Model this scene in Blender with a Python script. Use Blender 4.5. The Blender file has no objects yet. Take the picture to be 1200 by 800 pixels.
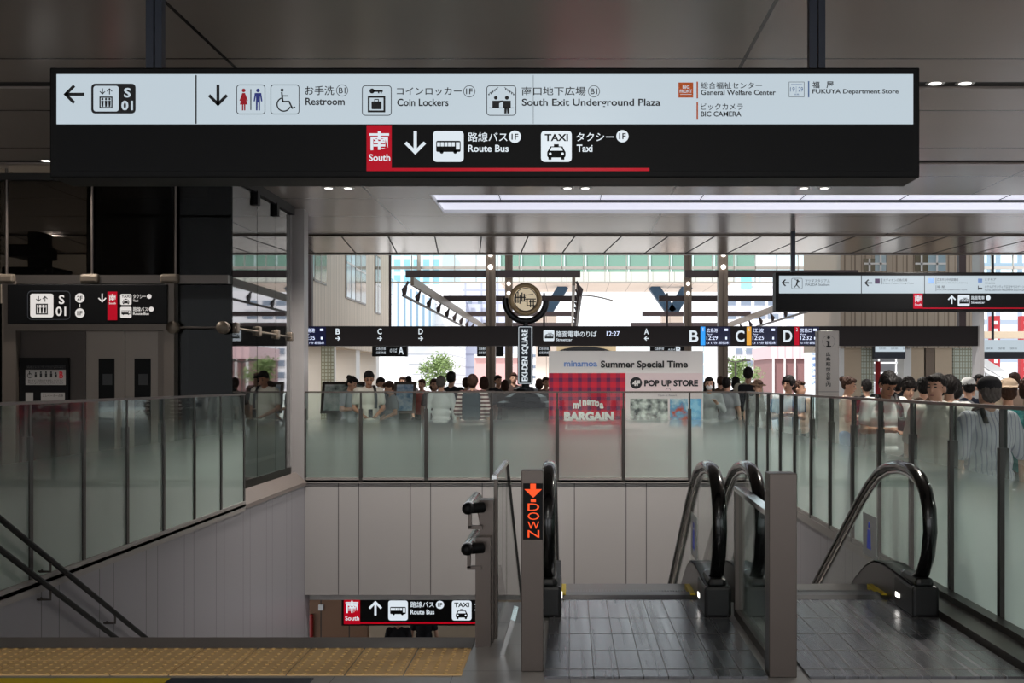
import bpy, bmesh, math, random
from mathutils import Vector, Matrix, Euler
random.seed(7)
S = bpy.context.scene
COL = S.collection
PI = math.pi

# ------------------------------------------------------------------ camera, sky, sun, lamps' level, exposure
F, CX, CY, EYE = 1360.0, 668.0, 447.0, 1.5          # focal length and vanishing point in pixels of the 1200x800 frame, eye height in m
cam = bpy.data.cameras.new('camera'); cam.sensor_width = 36; cam.lens = F / 1200 * 36
cam.shift_x = -(CX - 600) / 1200; cam.shift_y = (CY - 400) / 1200
cam.clip_start = .05; cam.clip_end = 600
camo = bpy.data.objects.new('camera', cam); COL.objects.link(camo)
camo.location = (0, 0, EYE); camo.rotation_euler = (PI / 2, 0, 0)
S.camera = camo

w = bpy.data.worlds.new('sky'); S.world = w; w.use_nodes = True
wn = w.node_tree.nodes; wn.clear()
bg = wn.new('ShaderNodeBackground'); out = wn.new('ShaderNodeOutputWorld')
bg.inputs[0].default_value = (.93, .965, 1, 1); bg.inputs[1].default_value = 1.15
w.node_tree.links.new(bg.outputs[0], out.inputs[0])

sun = bpy.data.lights.new('sun', 'SUN'); sun.energy = 3.2; sun.angle = math.radians(4); sun.color = (1, .97, .93)
suno = bpy.data.objects.new('sun', sun); COL.objects.link(suno)
suno.rotation_euler = Vector((.35, .55, -.9)).to_track_quat('-Z', 'Y').to_euler()

LAMP = 16.0           # watts of one ceiling downlight
LOWER_LAMP = 45.0     # lamps of the lower concourse
S.view_settings.view_transform = 'Standard'; S.view_settings.look = 'None'
S.view_settings.exposure = 0.45; S.view_settings.gamma = 1.0; S.view_settings.use_curve_mapping = False
S.cycles.use_denoising = True
S.cycles.max_bounces = 10; S.cycles.transparent_max_bounces = 24
S.cycles.sample_clamp_indirect = 6

# ------------------------------------------------------------------ helpers
def P(x, y, Y):
    return Vector(((x - CX) * Y / F, Y, EYE - (y - CY) * Y / F))
def PX(x, Y): return (x - CX) * Y / F
def PZ(y, Y): return EYE - (y - CY) * Y / F

def lin(c):
    return tuple((v / 12.92 if v <= .04045 else ((v + .055) / 1.055) ** 2.4) for v in c)
def rgb(r, g, b): return lin((r / 255, g / 255, b / 255))

def new_mat(name):
    m = bpy.data.materials.new(name); m.use_nodes = True
    return m, m.node_tree, m.node_tree.nodes['Principled BSDF']
def L(nt, a, b): nt.links.new(a, b)

def mat(name, col, rough=.5, metal=0., emit=None, es=1., spec=.5, noise=0., nscale=8., coat=0.):
    m, nt, b = new_mat(name)
    b.inputs['Base Color'].default_value = (*col, 1); b.inputs['Roughness'].default_value = rough
    b.inputs['Metallic'].default_value = metal; b.inputs['Specular IOR Level'].default_value = spec
    b.inputs['Coat Weight'].default_value = coat
    if emit: b.inputs['Emission Color'].default_value = (*emit, 1); b.inputs['Emission Strength'].default_value = es
    if noise:
        tc = nt.nodes.new('ShaderNodeTexCoord'); n = nt.nodes.new('ShaderNodeTexNoise'); n.inputs['Scale'].default_value = nscale
        n.inputs['Detail'].default_value = 4
        mr = nt.nodes.new('ShaderNodeMapRange'); mr.inputs[3].default_value = 1 - noise; mr.inputs[4].default_value = 1 + noise
        mx = nt.nodes.new('ShaderNodeVectorMath'); mx.operation = 'SCALE'; mx.inputs[0].default_value = col
        L(nt, tc.outputs['Object'], n.inputs['Vector']); L(nt, n.outputs['Fac'], mr.inputs[0]); L(nt, mr.outputs[0], mx.inputs['Scale'])
        L(nt, mx.outputs[0], b.inputs['Base Color'])
    return m

def stripes_mat(name, col, axis, period, cuts, seam, rough=.4, metal=0., width=.006, spec=.5, second=None, noise=.05, bump=.0):
    """Panels separated by thin joints: along `axis` the joints stand at the offsets `cuts` within each period; `second` = (axis, period, cuts)."""
    m, nt, b = new_mat(name); N = nt.nodes
    tc = N.new('ShaderNodeTexCoord'); sx = N.new('ShaderNodeSeparateXYZ'); L(nt, tc.outputs['Object'], sx.inputs[0])
    fac = None
    for (ax, per, cs) in [(axis, period, cuts)] + ([second] if second else []):
        md = N.new('ShaderNodeMath'); md.operation = 'FLOORED_MODULO'; L(nt, sx.outputs[ax], md.inputs[0]); md.inputs[1].default_value = per
        for c in cs:
            cp = N.new('ShaderNodeMath'); cp.operation = 'COMPARE'; L(nt, md.outputs[0], cp.inputs[0])
            cp.inputs[1].default_value = c; cp.inputs[2].default_value = width / 2
            if fac is None: fac = cp.outputs[0]
            else:
                mxx = N.new('ShaderNodeMath'); mxx.operation = 'MAXIMUM'; L(nt, fac, mxx.inputs[0]); L(nt, cp.outputs[0], mxx.inputs[1]); fac = mxx.outputs[0]
    n = N.new('ShaderNodeTexNoise'); n.inputs['Scale'].default_value = 1.3; n.inputs['Detail'].default_value = 3; L(nt, tc.outputs['Object'], n.inputs['Vector'])
    mr = N.new('ShaderNodeMapRange'); mr.inputs[3].default_value = 1 - noise; mr.inputs[4].default_value = 1 + noise; L(nt, n.outputs['Fac'], mr.inputs[0])
    sc = N.new('ShaderNodeVectorMath'); sc.operation = 'SCALE'; sc.inputs[0].default_value = col; L(nt, mr.outputs[0], sc.inputs['Scale'])
    mx = N.new('ShaderNodeMix'); mx.data_type = 'RGBA'; L(nt, fac, mx.inputs[0]); L(nt, sc.outputs[0], mx.inputs[6]); mx.inputs[7].default_value = (*seam, 1)
    L(nt, mx.outputs[2], b.inputs['Base Color'])
    b.inputs['Roughness'].default_value = rough; b.inputs['Metallic'].default_value = metal; b.inputs['Specular IOR Level'].default_value = spec
    return m

def glass_mat(name, tint=(.9, .95, .94), refl=1.0, rough=.02):
    """A thin pane: reflection by Fresnel over a tinted see-through layer."""
    m, nt, b = new_mat(name); N = nt.nodes; N.remove(b)
    o = N['Material Output']; tr = N.new('ShaderNodeBsdfTransparent'); tr.inputs[0].default_value = (*tint, 1)
    gl = N.new('ShaderNodeBsdfGlossy'); gl.inputs['Roughness'].default_value = rough
    fr = N.new('ShaderNodeFresnel'); fr.inputs[0].default_value = 1.5
    ge = N.new('ShaderNodeNewGeometry'); bk = N.new('ShaderNodeMath'); bk.operation = 'MULTIPLY_ADD'; bk.inputs[1].default_value = -refl; bk.inputs[2].default_value = refl; L(nt, ge.outputs['Backfacing'], bk.inputs[0])
    mu = N.new('ShaderNodeMath'); mu.operation = 'MULTIPLY'; L(nt, bk.outputs[0], mu.inputs[1]); L(nt, fr.outputs[0], mu.inputs[0])
    mx = N.new('ShaderNodeMixShader'); L(nt, mu.outputs[0], mx.inputs[0]); L(nt, tr.outputs[0], mx.inputs[1]); L(nt, gl.outputs[0], mx.inputs[2])
    L(nt, mx.outputs[0], o.inputs[0])
    return m

def frosted_mat(name, z_clear, z_full, col, most=.94):
    """Balustrade glass: clear along the top, etched film growing denser towards the floor."""
    m, nt, b = new_mat(name); N = nt.nodes; N.remove(b); o = N['Material Output']
    tr = N.new('ShaderNodeBsdfTransparent'); tr.inputs[0].default_value = (.86, .92, .9, 1)
    df = N.new('ShaderNodeBsdfDiffuse'); df.inputs[0].default_value = (*col, 1)
    tl = N.new('ShaderNodeBsdfTranslucent'); tl.inputs[0].default_value = (*col, 1)
    fm = N.new('ShaderNodeMixShader'); fm.inputs[0].default_value = .85; L(nt, df.outputs[0], fm.inputs[1]); L(nt, tl.outputs[0], fm.inputs[2])
    ge = N.new('ShaderNodeNewGeometry'); sp = N.new('ShaderNodeSeparateXYZ'); L(nt, ge.outputs['Position'], sp.inputs[0])
    mr = N.new('ShaderNodeMapRange'); mr.interpolation_type = 'SMOOTHSTEP'
    mr.inputs[1].default_value = z_full; mr.inputs[2].default_value = z_clear; mr.inputs[3].default_value = most; mr.inputs[4].default_value = 0
    L(nt, sp.outputs[2], mr.inputs[0])
    fs = N.new('ShaderNodeMath'); fs.operation = 'MULTIPLY_ADD'; fs.inputs[1].default_value = -1; fs.inputs[2].default_value = 1; L(nt, ge.outputs['Backfacing'], fs.inputs[0])
    mf = N.new('ShaderNodeMath'); mf.operation = 'MULTIPLY'; L(nt, mr.outputs[0], mf.inputs[0]); L(nt, fs.outputs[0], mf.inputs[1])
    ms = N.new('ShaderNodeMixShader'); L(nt, mf.outputs[0], ms.inputs[0]); L(nt, tr.outputs[0], ms.inputs[1]); L(nt, fm.outputs[0], ms.inputs[2])
    gl = N.new('ShaderNodeBsdfGlossy'); gl.inputs['Roughness'].default_value = .03
    fr = N.new('ShaderNodeFresnel'); fr.inputs[0].default_value = 1.45
    rf = N.new('ShaderNodeMath'); rf.operation = 'MULTIPLY'; L(nt, fr.outputs[0], rf.inputs[0]); L(nt, fs.outputs[0], rf.inputs[1])
    mx = N.new('ShaderNodeMixShader'); L(nt, rf.outputs[0], mx.inputs[0]); L(nt, ms.outputs[0], mx.inputs[1]); L(nt, gl.outputs[0], mx.inputs[2])
    L(nt, mx.outputs[0], o.inputs[0])
    return m

class MB:
    """Collects shapes in world coordinates; build() links them as one mesh object."""
    def __init__(s): s.v = []; s.f = []; s.mi = []; s.mats = []; s.sm = []
    def _m(s, m):
        if m not in s.mats: s.mats.append(m)
        return s.mats.index(m)
    def add(s, vs, fs, m=None, smooth=False):
        k = len(s.v); s.v += [tuple(a) for a in vs]; i = s._m(m) if m else 0
        for f in fs: s.f.append([k + a for a in f]); s.mi.append(i); s.sm.append(smooth)
        return s
    def box(s, x0, x1, y0, y1, z0, z1, m=None):
        if x0 > x1: x0, x1 = x1, x0
        if y0 > y1: y0, y1 = y1, y0
        if z0 > z1: z0, z1 = z1, z0
        v = [(x0, y0, z0), (x1, y0, z0), (x1, y1, z0), (x0, y1, z0), (x0, y0, z1), (x1, y0, z1), (x1, y1, z1), (x0, y1, z1)]
        return s.add(v, [(0, 3, 2, 1), (4, 5, 6, 7), (0, 1, 5, 4), (1, 2, 6, 5), (2, 3, 7, 6), (3, 0, 4, 7)], m)
    def bbox(s, x0, x1, y0, y1, z0, z1, r=.01, m=None, seg=2):
        bm = bmesh.new(); bmesh.ops.create_cube(bm, size=1)
        for v in bm.verts: v.co = Vector(((x0 + x1) / 2 + v.co.x * (x1 - x0), (y0 + y1) / 2 + v.co.y * (y1 - y0), (z0 + z1) / 2 + v.co.z * (z1 - z0)))
        bmesh.ops.bevel(bm, geom=bm.edges[:], offset=r, segments=seg, affect='EDGES', profile=.5)
        s.bm(bm, m); bm.free(); return s
    def bm(s, bm, m=None, smooth=False):
        bm.verts.index_update()
        return s.add([v.co[:] for v in bm.verts], [[v.index for v in f.verts] for f in bm.faces], m, smooth)
    def beam(s, a, b, w, h, m=None):
        """A straight bar of section w x h from a to b."""
        a = Vector(a); b = Vector(b); d = (b - a).normalized()
        up = Vector((0, 0, 1)) if abs(d.z) < .95 else Vector((0, 1, 0))
        r = d.cross(up).normalized(); u = r.cross(d).normalized(); v = []
        for p in (a, b):
            for (i, j) in ((-1, -1), (1, -1), (1, 1), (-1, 1)): v.append(p + r * i * w / 2 + u * j * h / 2)
        return s.add(v, [(0, 1, 2, 3), (7, 6, 5, 4), (0, 4, 5, 1), (1, 5, 6, 2), (2, 6, 7, 3), (3, 7, 4, 0)], m)
    def tube(s, pts, r, n=12, m=None, cap=True, squash=(1, 1), side=None):
        """A tube along pts; `side` fixes the frame's sideways axis (for flat handrail sections)."""
        pts = [Vector(p) for p in pts]; vs = []; fs = []
        rs = r if isinstance(r, (list, tuple)) else [r] * len(pts)
        pr = None
        for i, p in enumerate(pts):
            d = (pts[min(i + 1, len(pts) - 1)] - pts[max(i - 1, 0)]).normalized()
            if side is not None: a = Vector(side); a = (a - d * a.dot(d)).normalized()
            else:
                ref = pr if pr is not None else (Vector((0, 0, 1)) if abs(d.z) < .9 else Vector((1, 0, 0)))
                a = (ref - d * ref.dot(d)).normalized(); pr = a
            b2 = d.cross(a)
            for k in range(n):
                t = 2 * PI * k / n
                vs.append(p + a * math.cos(t) * rs[i] * squash[0] + b2 * math.sin(t) * rs[i] * squash[1])
        for i in range(len(pts) - 1):
            for k in range(n):
                fs.append((i * n + k, i * n + (k + 1) % n, (i + 1) * n + (k + 1) % n, (i + 1) * n + k))
        s.add(vs, fs, m, True)
        if cap:
            e = (len(pts) - 1) * n
            s.add(vs[:n], [list(range(n))[::-1]], m); s.add(vs[e:], [list(range(n))], m)
        return s
    def lathe(s, c, prof, n=28, m=None, axis='z', smooth=True):
        """prof = [(r, h)] turned about the z (or y) axis through c."""
        c = Vector(c); vs = []; fs = []
        for (r, h) in prof:
            for k in range(n):
                t = 2 * PI * k / n
                o = Vector((r * math.cos(t), r * math.sin(t), h)) if axis == 'z' else Vector((r * math.cos(t), h, r * math.sin(t)))
                vs.append(c + o)
        for i in range(len(prof) - 1):
            for k in range(n): fs.append((i * n + k, i * n + (k + 1) % n, (i + 1) * n + (k + 1) % n, (i + 1) * n + k))
        s.add(vs, fs, m, smooth)
        return s
    def ball(s, c, r, m=None, sub=2, sq=(1, 1, 1)):
        bm = bmesh.new(); bmesh.ops.create_icosphere(bm, subdivisions=sub, radius=1)
        for v in bm.verts: v.co = Vector(c) + Vector((v.co.x * r * sq[0], v.co.y * r * sq[1], v.co.z * r * sq[2]))
        s.bm(bm, m, True); bm.free(); return s
    def prism(s, poly, a, b, axis='x', m=None):
        """Extrude a closed 2-D outline: axis x takes (y, z) points, axis y takes (x, z), axis z takes (x, y)."""
        n = len(poly)
        def q(p, t): return (t, p[0], p[1]) if axis == 'x' else ((p[0], t, p[1]) if axis == 'y' else (p[0], p[1], t))
        v = [q(p, a) for p in poly] + [q(p, b) for p in poly]
        return s.add(v, [list(range(n))[::-1], list(range(n, 2 * n))] + [(i, (i + 1) % n, n + (i + 1) % n, n + i) for i in range(n)], m)
    def build(s, name, m=None, parent=None, local=False, fixn=True):
        me = bpy.data.meshes.new(name)
        off = Vector((0, 0, 0))
        if parent is not None and not local: off = parent_world(parent)
        me.from_pydata([Vector(a) - off for a in s.v], [], s.f)
        ms = s.mats or [m]
        for x in ms: me.materials.append(x)
        me.polygons.foreach_set('material_index', s.mi); me.polygons.foreach_set('use_smooth', s.sm)
        if fixn:
            bm = bmesh.new(); bm.from_mesh(me); bmesh.ops.recalc_face_normals(bm, faces=bm.faces[:]); bm.to_mesh(me); bm.free()
        me.update()
        o = bpy.data.objects.new(name, me); COL.objects.link(o)
        if parent is not None: o.parent = parent
        return o
def parent_world(p):
    v = Vector((0, 0, 0))
    while p is not None: v += p.location; p = p.parent
    return v
def thing(name, label, cat, loc, group=None):
    o = bpy.data.objects.new(name, None); COL.objects.link(o); o.location = loc; o.empty_display_size = .1
    return tag(o, label, cat, group)
def tag(o, label, cat, group=None):
    o['label'] = label; o['category'] = cat
    if group: o['group'] = group
    return o
def struct(o): o['kind'] = 'structure'; return o
def copy_thing(root, loc, label=None):
    r = root.copy(); COL.objects.link(r); r.location = loc
    if label: r['label'] = label
    for ch in list(root.children):
        c = ch.copy(); COL.objects.link(c); c.parent = r
        for g in ch.children:
            d = g.copy(); COL.objects.link(d); d.parent = c
    return r

# ---- lettering and pictograms: flat graphics applied to a vertical face that looks towards -Y
_tc = {}
def glyphs(body, bold=0.0):
    k = (body, bold)
    if k not in _tc:
        c = bpy.data.curves.new('lettering', 'FONT'); c.body = body; c.size = 1; c.offset = bold; c.resolution_u = 3
        o = bpy.data.objects.new('lettering', c); COL.objects.link(o)
        dg = bpy.context.evaluated_depsgraph_get(); me = bpy.data.meshes.new_from_object(o.evaluated_get(dg))
        vs = [(v.co.x, v.co.y) for v in me.vertices]; fs = [tuple(p.vertices) for p in me.polygons]
        bpy.data.objects.remove(o); bpy.data.curves.remove(c); bpy.data.meshes.remove(me)
        xs = [a for a, _ in vs] or [0, 1]; ys = [b for _, b in vs] or [0, 1]
        _tc[k] = (vs, fs, min(xs), max(xs), min(ys), max(ys))
    return _tc[k]

class G2:
    """Flat marks given in photo pixels at the depth Y of the face they are printed on."""
    def __init__(s, Y, step=.0012): s.Y = Y; s.mb = MB(); s.step = step; s.k = 1
    def _put(s, pts, fs, m):
        Yp = s.Y - s.step * s.k
        # seen size is kept true to the face itself
        s.mb.add([Vector((PX(x, s.Y), Yp, PZ(y, s.Y))) for x, y in pts], fs, m); return s
    def lay(s, k): s.k = k; return s
    def poly(s, pts, m): return s._put(pts, [list(range(len(pts)))], m)
    def rect(s, x0, y0, x1, y1, m): return s.poly([(x0, y0), (x0, y1), (x1, y1), (x1, y0)], m)
    def rr(s, x0, y0, x1, y1, r, m):
        p = []
        for (cx, cy, a) in ((x1 - r, y0 + r, -90), (x1 - r, y1 - r, 0), (x0 + r, y1 - r, 90), (x0 + r, y0 + r, 180)):
            for i in range(5):
                t = math.radians(a + 90 * i / 4); p.append((cx + r * math.cos(t), cy + r * math.sin(t)))
        return s.poly(p[::-1], m)
    def frame(s, x0, y0, x1, y1, r, t, m):
        def ring(x0, y0, x1, y1, r):
            p = []
            for (cx, cy, a) in ((x1 - r, y0 + r, -90), (x1 - r, y1 - r, 0), (x0 + r, y1 - r, 90), (x0 + r, y0 + r, 180)):
                for i in range(5):
                    q = math.radians(a + 90 * i / 4); p.append((cx + r * math.cos(q), cy + r * math.sin(q)))
            return p
        a = ring(x0, y0, x1, y1, r); b = ring(x0 + t, y0 + t, x1 - t, y1 - t, max(r - t, .01)); n = len(a)
        return s._put(a + b, [(i, n + i, n + (i + 1) % n, (i + 1) % n) for i in range(n)], m)
    def disc(s, x, y, r, m, n=22, ry=None):
        return s.poly([(x + r * math.cos(-2 * PI * i / n), y + (ry or r) * math.sin(-2 * PI * i / n)) for i in range(n)], m)
    def ring(s, x, y, r, t, m, n=26, a0=0, a1=360):
        N = n + (0 if a1 - a0 >= 360 else 1)
        an = [math.radians(a0 + (a1 - a0) * i / n) for i in range(N)]
        a = [(x + r * math.cos(q), y + r * math.sin(q)) for q in an]; b = [(x + (r - t) * math.cos(q), y + (r - t) * math.sin(q)) for q in an]
        K = N if a1 - a0 >= 360 else N - 1
        return s._put(a + b, [(i, N + i, N + (i + 1) % N, (i + 1) % N) for i in range(K)], m)
    def line(s, x0, y0, x1, y1, t, m):
        d = Vector((x1 - x0, y1 - y0)); d.normalize(); n = Vector((-d.y, d.x)) * t / 2
        return s.poly([(x0 + n.x, y0 + n.y), (x1 + n.x, y1 + n.y), (x1 - n.x, y1 - n.y), (x0 - n.x, y0 - n.y)], m)
    def text(s, body, x0, y0, x1, y1, m, bold=.018, rot=0):
        """Letters fitted to the box x0..x1, y0 (top)..y1 (bottom); rot=90 reads upwards."""
        if len(body) > 1 and any(ord(q) > 0x2e80 for q in body): bold = min(bold, .008)     # dense characters stay open
        vs, fs, a, b, c, d = glyphs(body, bold)
        if rot == 0: pts = [(x0 + (u - a) / (b - a) * (x1 - x0), y1 - (v - c) / max(d - c, 1e-6) * (y1 - y0)) for u, v in vs]
        else: pts = [(x1 - (v - c) / (d - c) * (x1 - x0), y1 - (u - a) / (b - a) * (y1 - y0)) for u, v in vs]
        return s._put(pts, fs, m)
    def arrow(s, x, y, h, dirn, m, t=None):
        """An arrow of overall length h centred on x, y."""
        t = t or h * .15; w = h * .42
        R = {'down': (0, 1), 'up': (0, -1), 'left': (-1, 0), 'right': (1, 0)}[dirn]; d = Vector(R); n = Vector((-d.y, d.x)); c = Vector((x, y))
        tip = c + d * (h / 2 - t * .55); tail = c - d * h / 2; tip2 = c + d * (h / 2 - t * 1.0)
        s.line(*tail, *tip2, t, m)
        for sg in (1, -1):
            e = tip - d * w + n * sg * w
            s.line(*(tip + d * t * .3 - n * sg * t * .3), *e, t, m)
        return s
    def build(s, name, parent): return s.mb.build(name, None, parent, fixn=False)

# ------------------------------------------------------------------ materials
M = {}
M['floor'] = stripes_mat('grey floor tile', rgb(150, 148, 146), 0, .6, [.0], rgb(70, 70, 70), rough=.32, width=.008, second=(1, .6, [.02]))
M['ceil'] = stripes_mat('pale ceiling panel', rgb(158, 148, 142), 0, 4.1, [1.38], rgb(24, 23, 23), rough=.2, width=.03, second=(1, 1.75, [.42]), noise=.03, spec=.6)
M['soffit'] = stripes_mat('satin soffit panel', rgb(150, 135, 128), 0, .82, [.1], rgb(26, 24, 24), rough=.16, width=.035, noise=.04, spec=.9, metal=.35)
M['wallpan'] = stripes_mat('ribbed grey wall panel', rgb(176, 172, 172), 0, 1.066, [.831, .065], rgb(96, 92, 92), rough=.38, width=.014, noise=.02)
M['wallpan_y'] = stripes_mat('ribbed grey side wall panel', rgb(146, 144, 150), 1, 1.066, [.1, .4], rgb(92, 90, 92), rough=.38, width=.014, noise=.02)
M['stone'] = mat('warm ledge stone', rgb(122, 112, 108), .5, noise=.06)
M['column'] = stripes_mat('aluminium column cladding', rgb(168, 164, 164), 0, .5, [.21], rgb(100, 98, 98), rough=.35, width=.012, metal=.2)
M['steel'] = mat('satin stainless steel', rgb(104, 95, 90), .34, .85)
M['steel_dk'] = mat('dark bronze steel', rgb(92, 86, 82), .36, .75)
M['chrome'] = mat('polished rail steel', rgb(200, 200, 200), .15, 1.)
M['channel'] = mat('grey base channel', rgb(150, 145, 142), .45, .1)
M['postdark'] = mat('dark post paint', rgb(70, 67, 65), .4, .5)
M['black'] = mat('black paint', rgb(12, 12, 13), .5, spec=.2)
M['blackgloss'] = mat('black sign film', rgb(7, 7, 9), .5, spec=.2)
M['rubber'] = mat('black handrail rubber', rgb(11, 11, 12), .18, coat=.4)
M['darkplastic'] = mat('dark plastic', rgb(17, 17, 18), .4)
M['white'] = mat('white paint', rgb(225, 225, 225), .5)
M['glass'] = glass_mat('clear glass')
M['glassdark'] = glass_mat('smoked lift glass', (.34, .34, .34), .3)
M['glassgreen'] = glass_mat('green tinted glass', (.55, .72, .66))
M['balglass'] = glass_mat('escalator balustrade glass', (.9, .94, .92))
M['frost'] = frosted_mat('etched balustrade glass', 1.14, .56, rgb(226, 243, 238))
M['frost_esc'] = frosted_mat('etched barrier glass', .5, .1, rgb(170, 178, 176), .35)
M['yellowtile'] = mat('yellow guide tile', rgb(240, 200, 140), .6, noise=.12, nscale=6)
M['yellow'] = mat('yellow safety paint', rgb(230, 200, 30), .5)
M['litwhite'] = mat('backlit white panel', (0.02, .02, .02), .3, emit=rgb(205, 220, 230), es=.6)
M['litmark'] = mat('backlit white mark', (.02, .02, .02), .3, emit=rgb(222, 232, 240), es=.7)
M['ink'] = mat('black sign ink', rgb(24, 24, 28), .5)
M['greyink'] = mat('grey sign ink', rgb(70, 74, 82), .5)
M['litred'] = mat('backlit red field', (.1, 0, .01), .3, emit=rgb(185, 4, 28), es=.58, spec=.2)
M['redink'] = mat('red pictogram ink', rgb(150, 14, 30), .5, emit=rgb(150, 14, 30), es=.4)
M['blueink'] = mat('blue pictogram ink', rgb(40, 50, 120), .5, emit=rgb(40, 50, 120), es=.4)
M['orangeink'] = mat('orange sign ink', rgb(205, 92, 34), .5, emit=rgb(205, 92, 34), es=.2)
M['paleblue'] = mat('pale blue sign ink', rgb(90, 115, 160), .5, emit=rgb(90, 115, 160), es=.3)
M['lampglow'] = mat('downlight lens', (.8, .8, .8), .4, emit=(1, .95, .88), es=3.0)
M['skylight'] = mat('luminous ceiling panel', (.8, .8, .8), .5, emit=rgb(212, 214, 232), es=.75)
M['led_orange'] = mat('orange dot display', (.05, .01, 0), .4, emit=rgb(250, 78, 18), es=.8)
M['led_white'] = mat('white dot display', (.05, .05, .05), .4, emit=rgb(215, 225, 255), es=1.0)
M['led_blue'] = mat('blue route colour', (0, .05, .1), .4, emit=rgb(40, 140, 230), es=.9)
M['led_amber'] = mat('ochre route colour', (.1, .05, 0), .4, emit=rgb(205, 145, 50), es=.85)
M['screen'] = mat('dark departure screen', rgb(8, 10, 24), .2, emit=rgb(14, 18, 50), es=.6)
M['brass'] = mat('aged brass', rgb(186, 160, 122), .4, .35)
M['clamp'] = mat('greyish cast bracket', rgb(120, 108, 96), .45, .5)
M['cream_dial'] = mat('pale dial face', rgb(222, 205, 175), .5, emit=rgb(222, 205, 175), es=.4)  # slight glow added to brighten the dial
M['iron'] = mat('black cast iron', rgb(24, 26, 30), .35, .3)
M['navy'] = mat('navy enamel', rgb(30, 38, 54), .4)
M['gantry'] = mat('brown canopy steel', rgb(62, 50, 52), .5, .2)
M['pillar'] = mat('platform column steel', rgb(118, 104, 92), .4, .3)
M['brownwood'] = stripes_mat('brown timber panel', rgb(120, 84, 58), 0, .5, [.1], rgb(40, 26, 18), rough=.5, width=.02)
M['beige'] = mat('beige wall', rgb(190, 172, 150), .6, noise=.04)

# ------------------------------------------------------------------ the setting
LX, RX, FY = -3.93, 2.62, 17.2        # sides and far end of the stair well
WX = -.55                              # between stairs and escalators
CEIL = 4.05
LOW = -4.45                            # floor of the lower concourse
m = MB()
m.box(-13, LX - .25, -6, 48, -.32, 0)                       # concourse beside the lift
m.box(RX + .25, 16, -6, 48, -.32, 0)                        # concourse beside the escalators
m.box(LX - .25, RX + .25, FY + .35, 48, -.32, 0)                        # concourse beyond the well
m.box(LX - .25, WX, -6, 6.78, -.32, 0)                           # landing in front of the stairs
m.box(WX, RX + .25, -6, 7.9, -.32, 0)                            # landing of the escalators
struct(m.build('floor', M['floor']))
m = MB(); m.box(-8, 8, 2, 32, LOW - .2, LOW)
struct(m.build('floor_lower', M['floor']))
m = MB(); m.box(-13, 16, 45, 240, -.3, -.06)
struct(m.build('ground_plaza', mat('pale plaza paving', rgb(205, 202, 198), .8, noise=.05, nscale=.5)))

m = MB()                                                    # ceiling with a long luminous recess and two slots
SX0, SY0, SY1 = -1.92, 15.85, 17.62
for (y0, y1) in ((-8, 9.88), (10.1, 13.38), (13.6, SY0), (SY1, 20.2)): m.box(-13, 16, y0, y1, CEIL, CEIL + .25)
m.box(-13, SX0, SY0, SY1, CEIL, CEIL + .25); m.box(13, 16, SY0, SY1, CEIL, CEIL + .25)
struct(m.build('ceiling', M['ceil']))
m = MB()
for y0 in (9.93, 13.43): m.box(-13, 16, y0 - .05, y0 + .17, CEIL + .02, CEIL + .25)
struct(m.build('trim_1', M['black']))
m = MB(); a = math.radians(5)
m.box(-13, 16, 20.2, 23.1, CEIL + .0, CEIL + .25)
o = struct(m.build('ceiling_edge', M['soffit']))
m = MB()
for i in range(33):
    x = -12.2 + .82 * i; m.beam((x, 20.21, CEIL - .001), (x - .26, 23.09, CEIL - .001), .022, .008)
struct(m.build('trim_7', M['black']))
m = MB(); m.box(-13, 16, 20.14, 20.2, CEIL - .03, CEIL + .02); m.box(-13, 16, 23.1, 23.25, CEIL - .02, CEIL + .6)
struct(m.build('trim_2', M['steel']))
# luminous ceiling recess: it gives the hall part of its light
t = thing('ceiling_light_panel', 'long pale luminous ceiling panel set in a recess above the stairwell', 'ceiling light', (5, 16.7, CEIL + .1))
m = MB()
m.box(SX0, 13, SY0, SY1, CEIL + .06, CEIL + .1); m.build('diffuser', M['skylight'], t)
m = MB(); m.box(SX0, 13, 16.66, 16.75, CEIL + .03, CEIL + .06)
for i in range(10): m.box(-1.0 + 1.43 * i, -.99 + 1.43 * i, SY0, 16.66, CEIL + .052, CEIL + .06)
m.build('divider', M['greyink'], t)
m = MB(); m.box(SX0, 13, SY0, SY0 + .01, CEIL, CEIL + .18); m.box(SX0, 13, SY1 - .01, SY1, CEIL, CEIL + .18); m.box(SX0, SX0 + .01, SY0, SY1, CEIL, CEIL + .18)
m.build('reveal', M['white'], t)

# well walls
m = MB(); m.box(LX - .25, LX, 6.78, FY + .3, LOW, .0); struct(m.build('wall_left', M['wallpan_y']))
m = MB(); m.box(LX, RX, FY, FY + .35, -1.66, .02); struct(m.build('wall_back', M['wallpan']))
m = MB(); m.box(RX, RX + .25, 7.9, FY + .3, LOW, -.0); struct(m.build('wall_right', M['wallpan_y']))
m = MB(); m.box(LX - .02, LX + .03, 5.5, 13.95, -.05, .03); m.box(LX, RX, FY - .03, FY + .05, 0, .045); m.box(RX - .04, RX + .04, 7.3, FY, -.05, .03)
struct(m.build('trim_3', M['channel']))
m = MB(); m.prism([(LX - .25, -.01), (LX - .25, .16), (LX - .12, .16), (LX + .03, .02), (LX + .03, -.03)], 13.97, FY + .1, 'y')
struct(m.build('trim_4', M['stone']))
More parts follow.
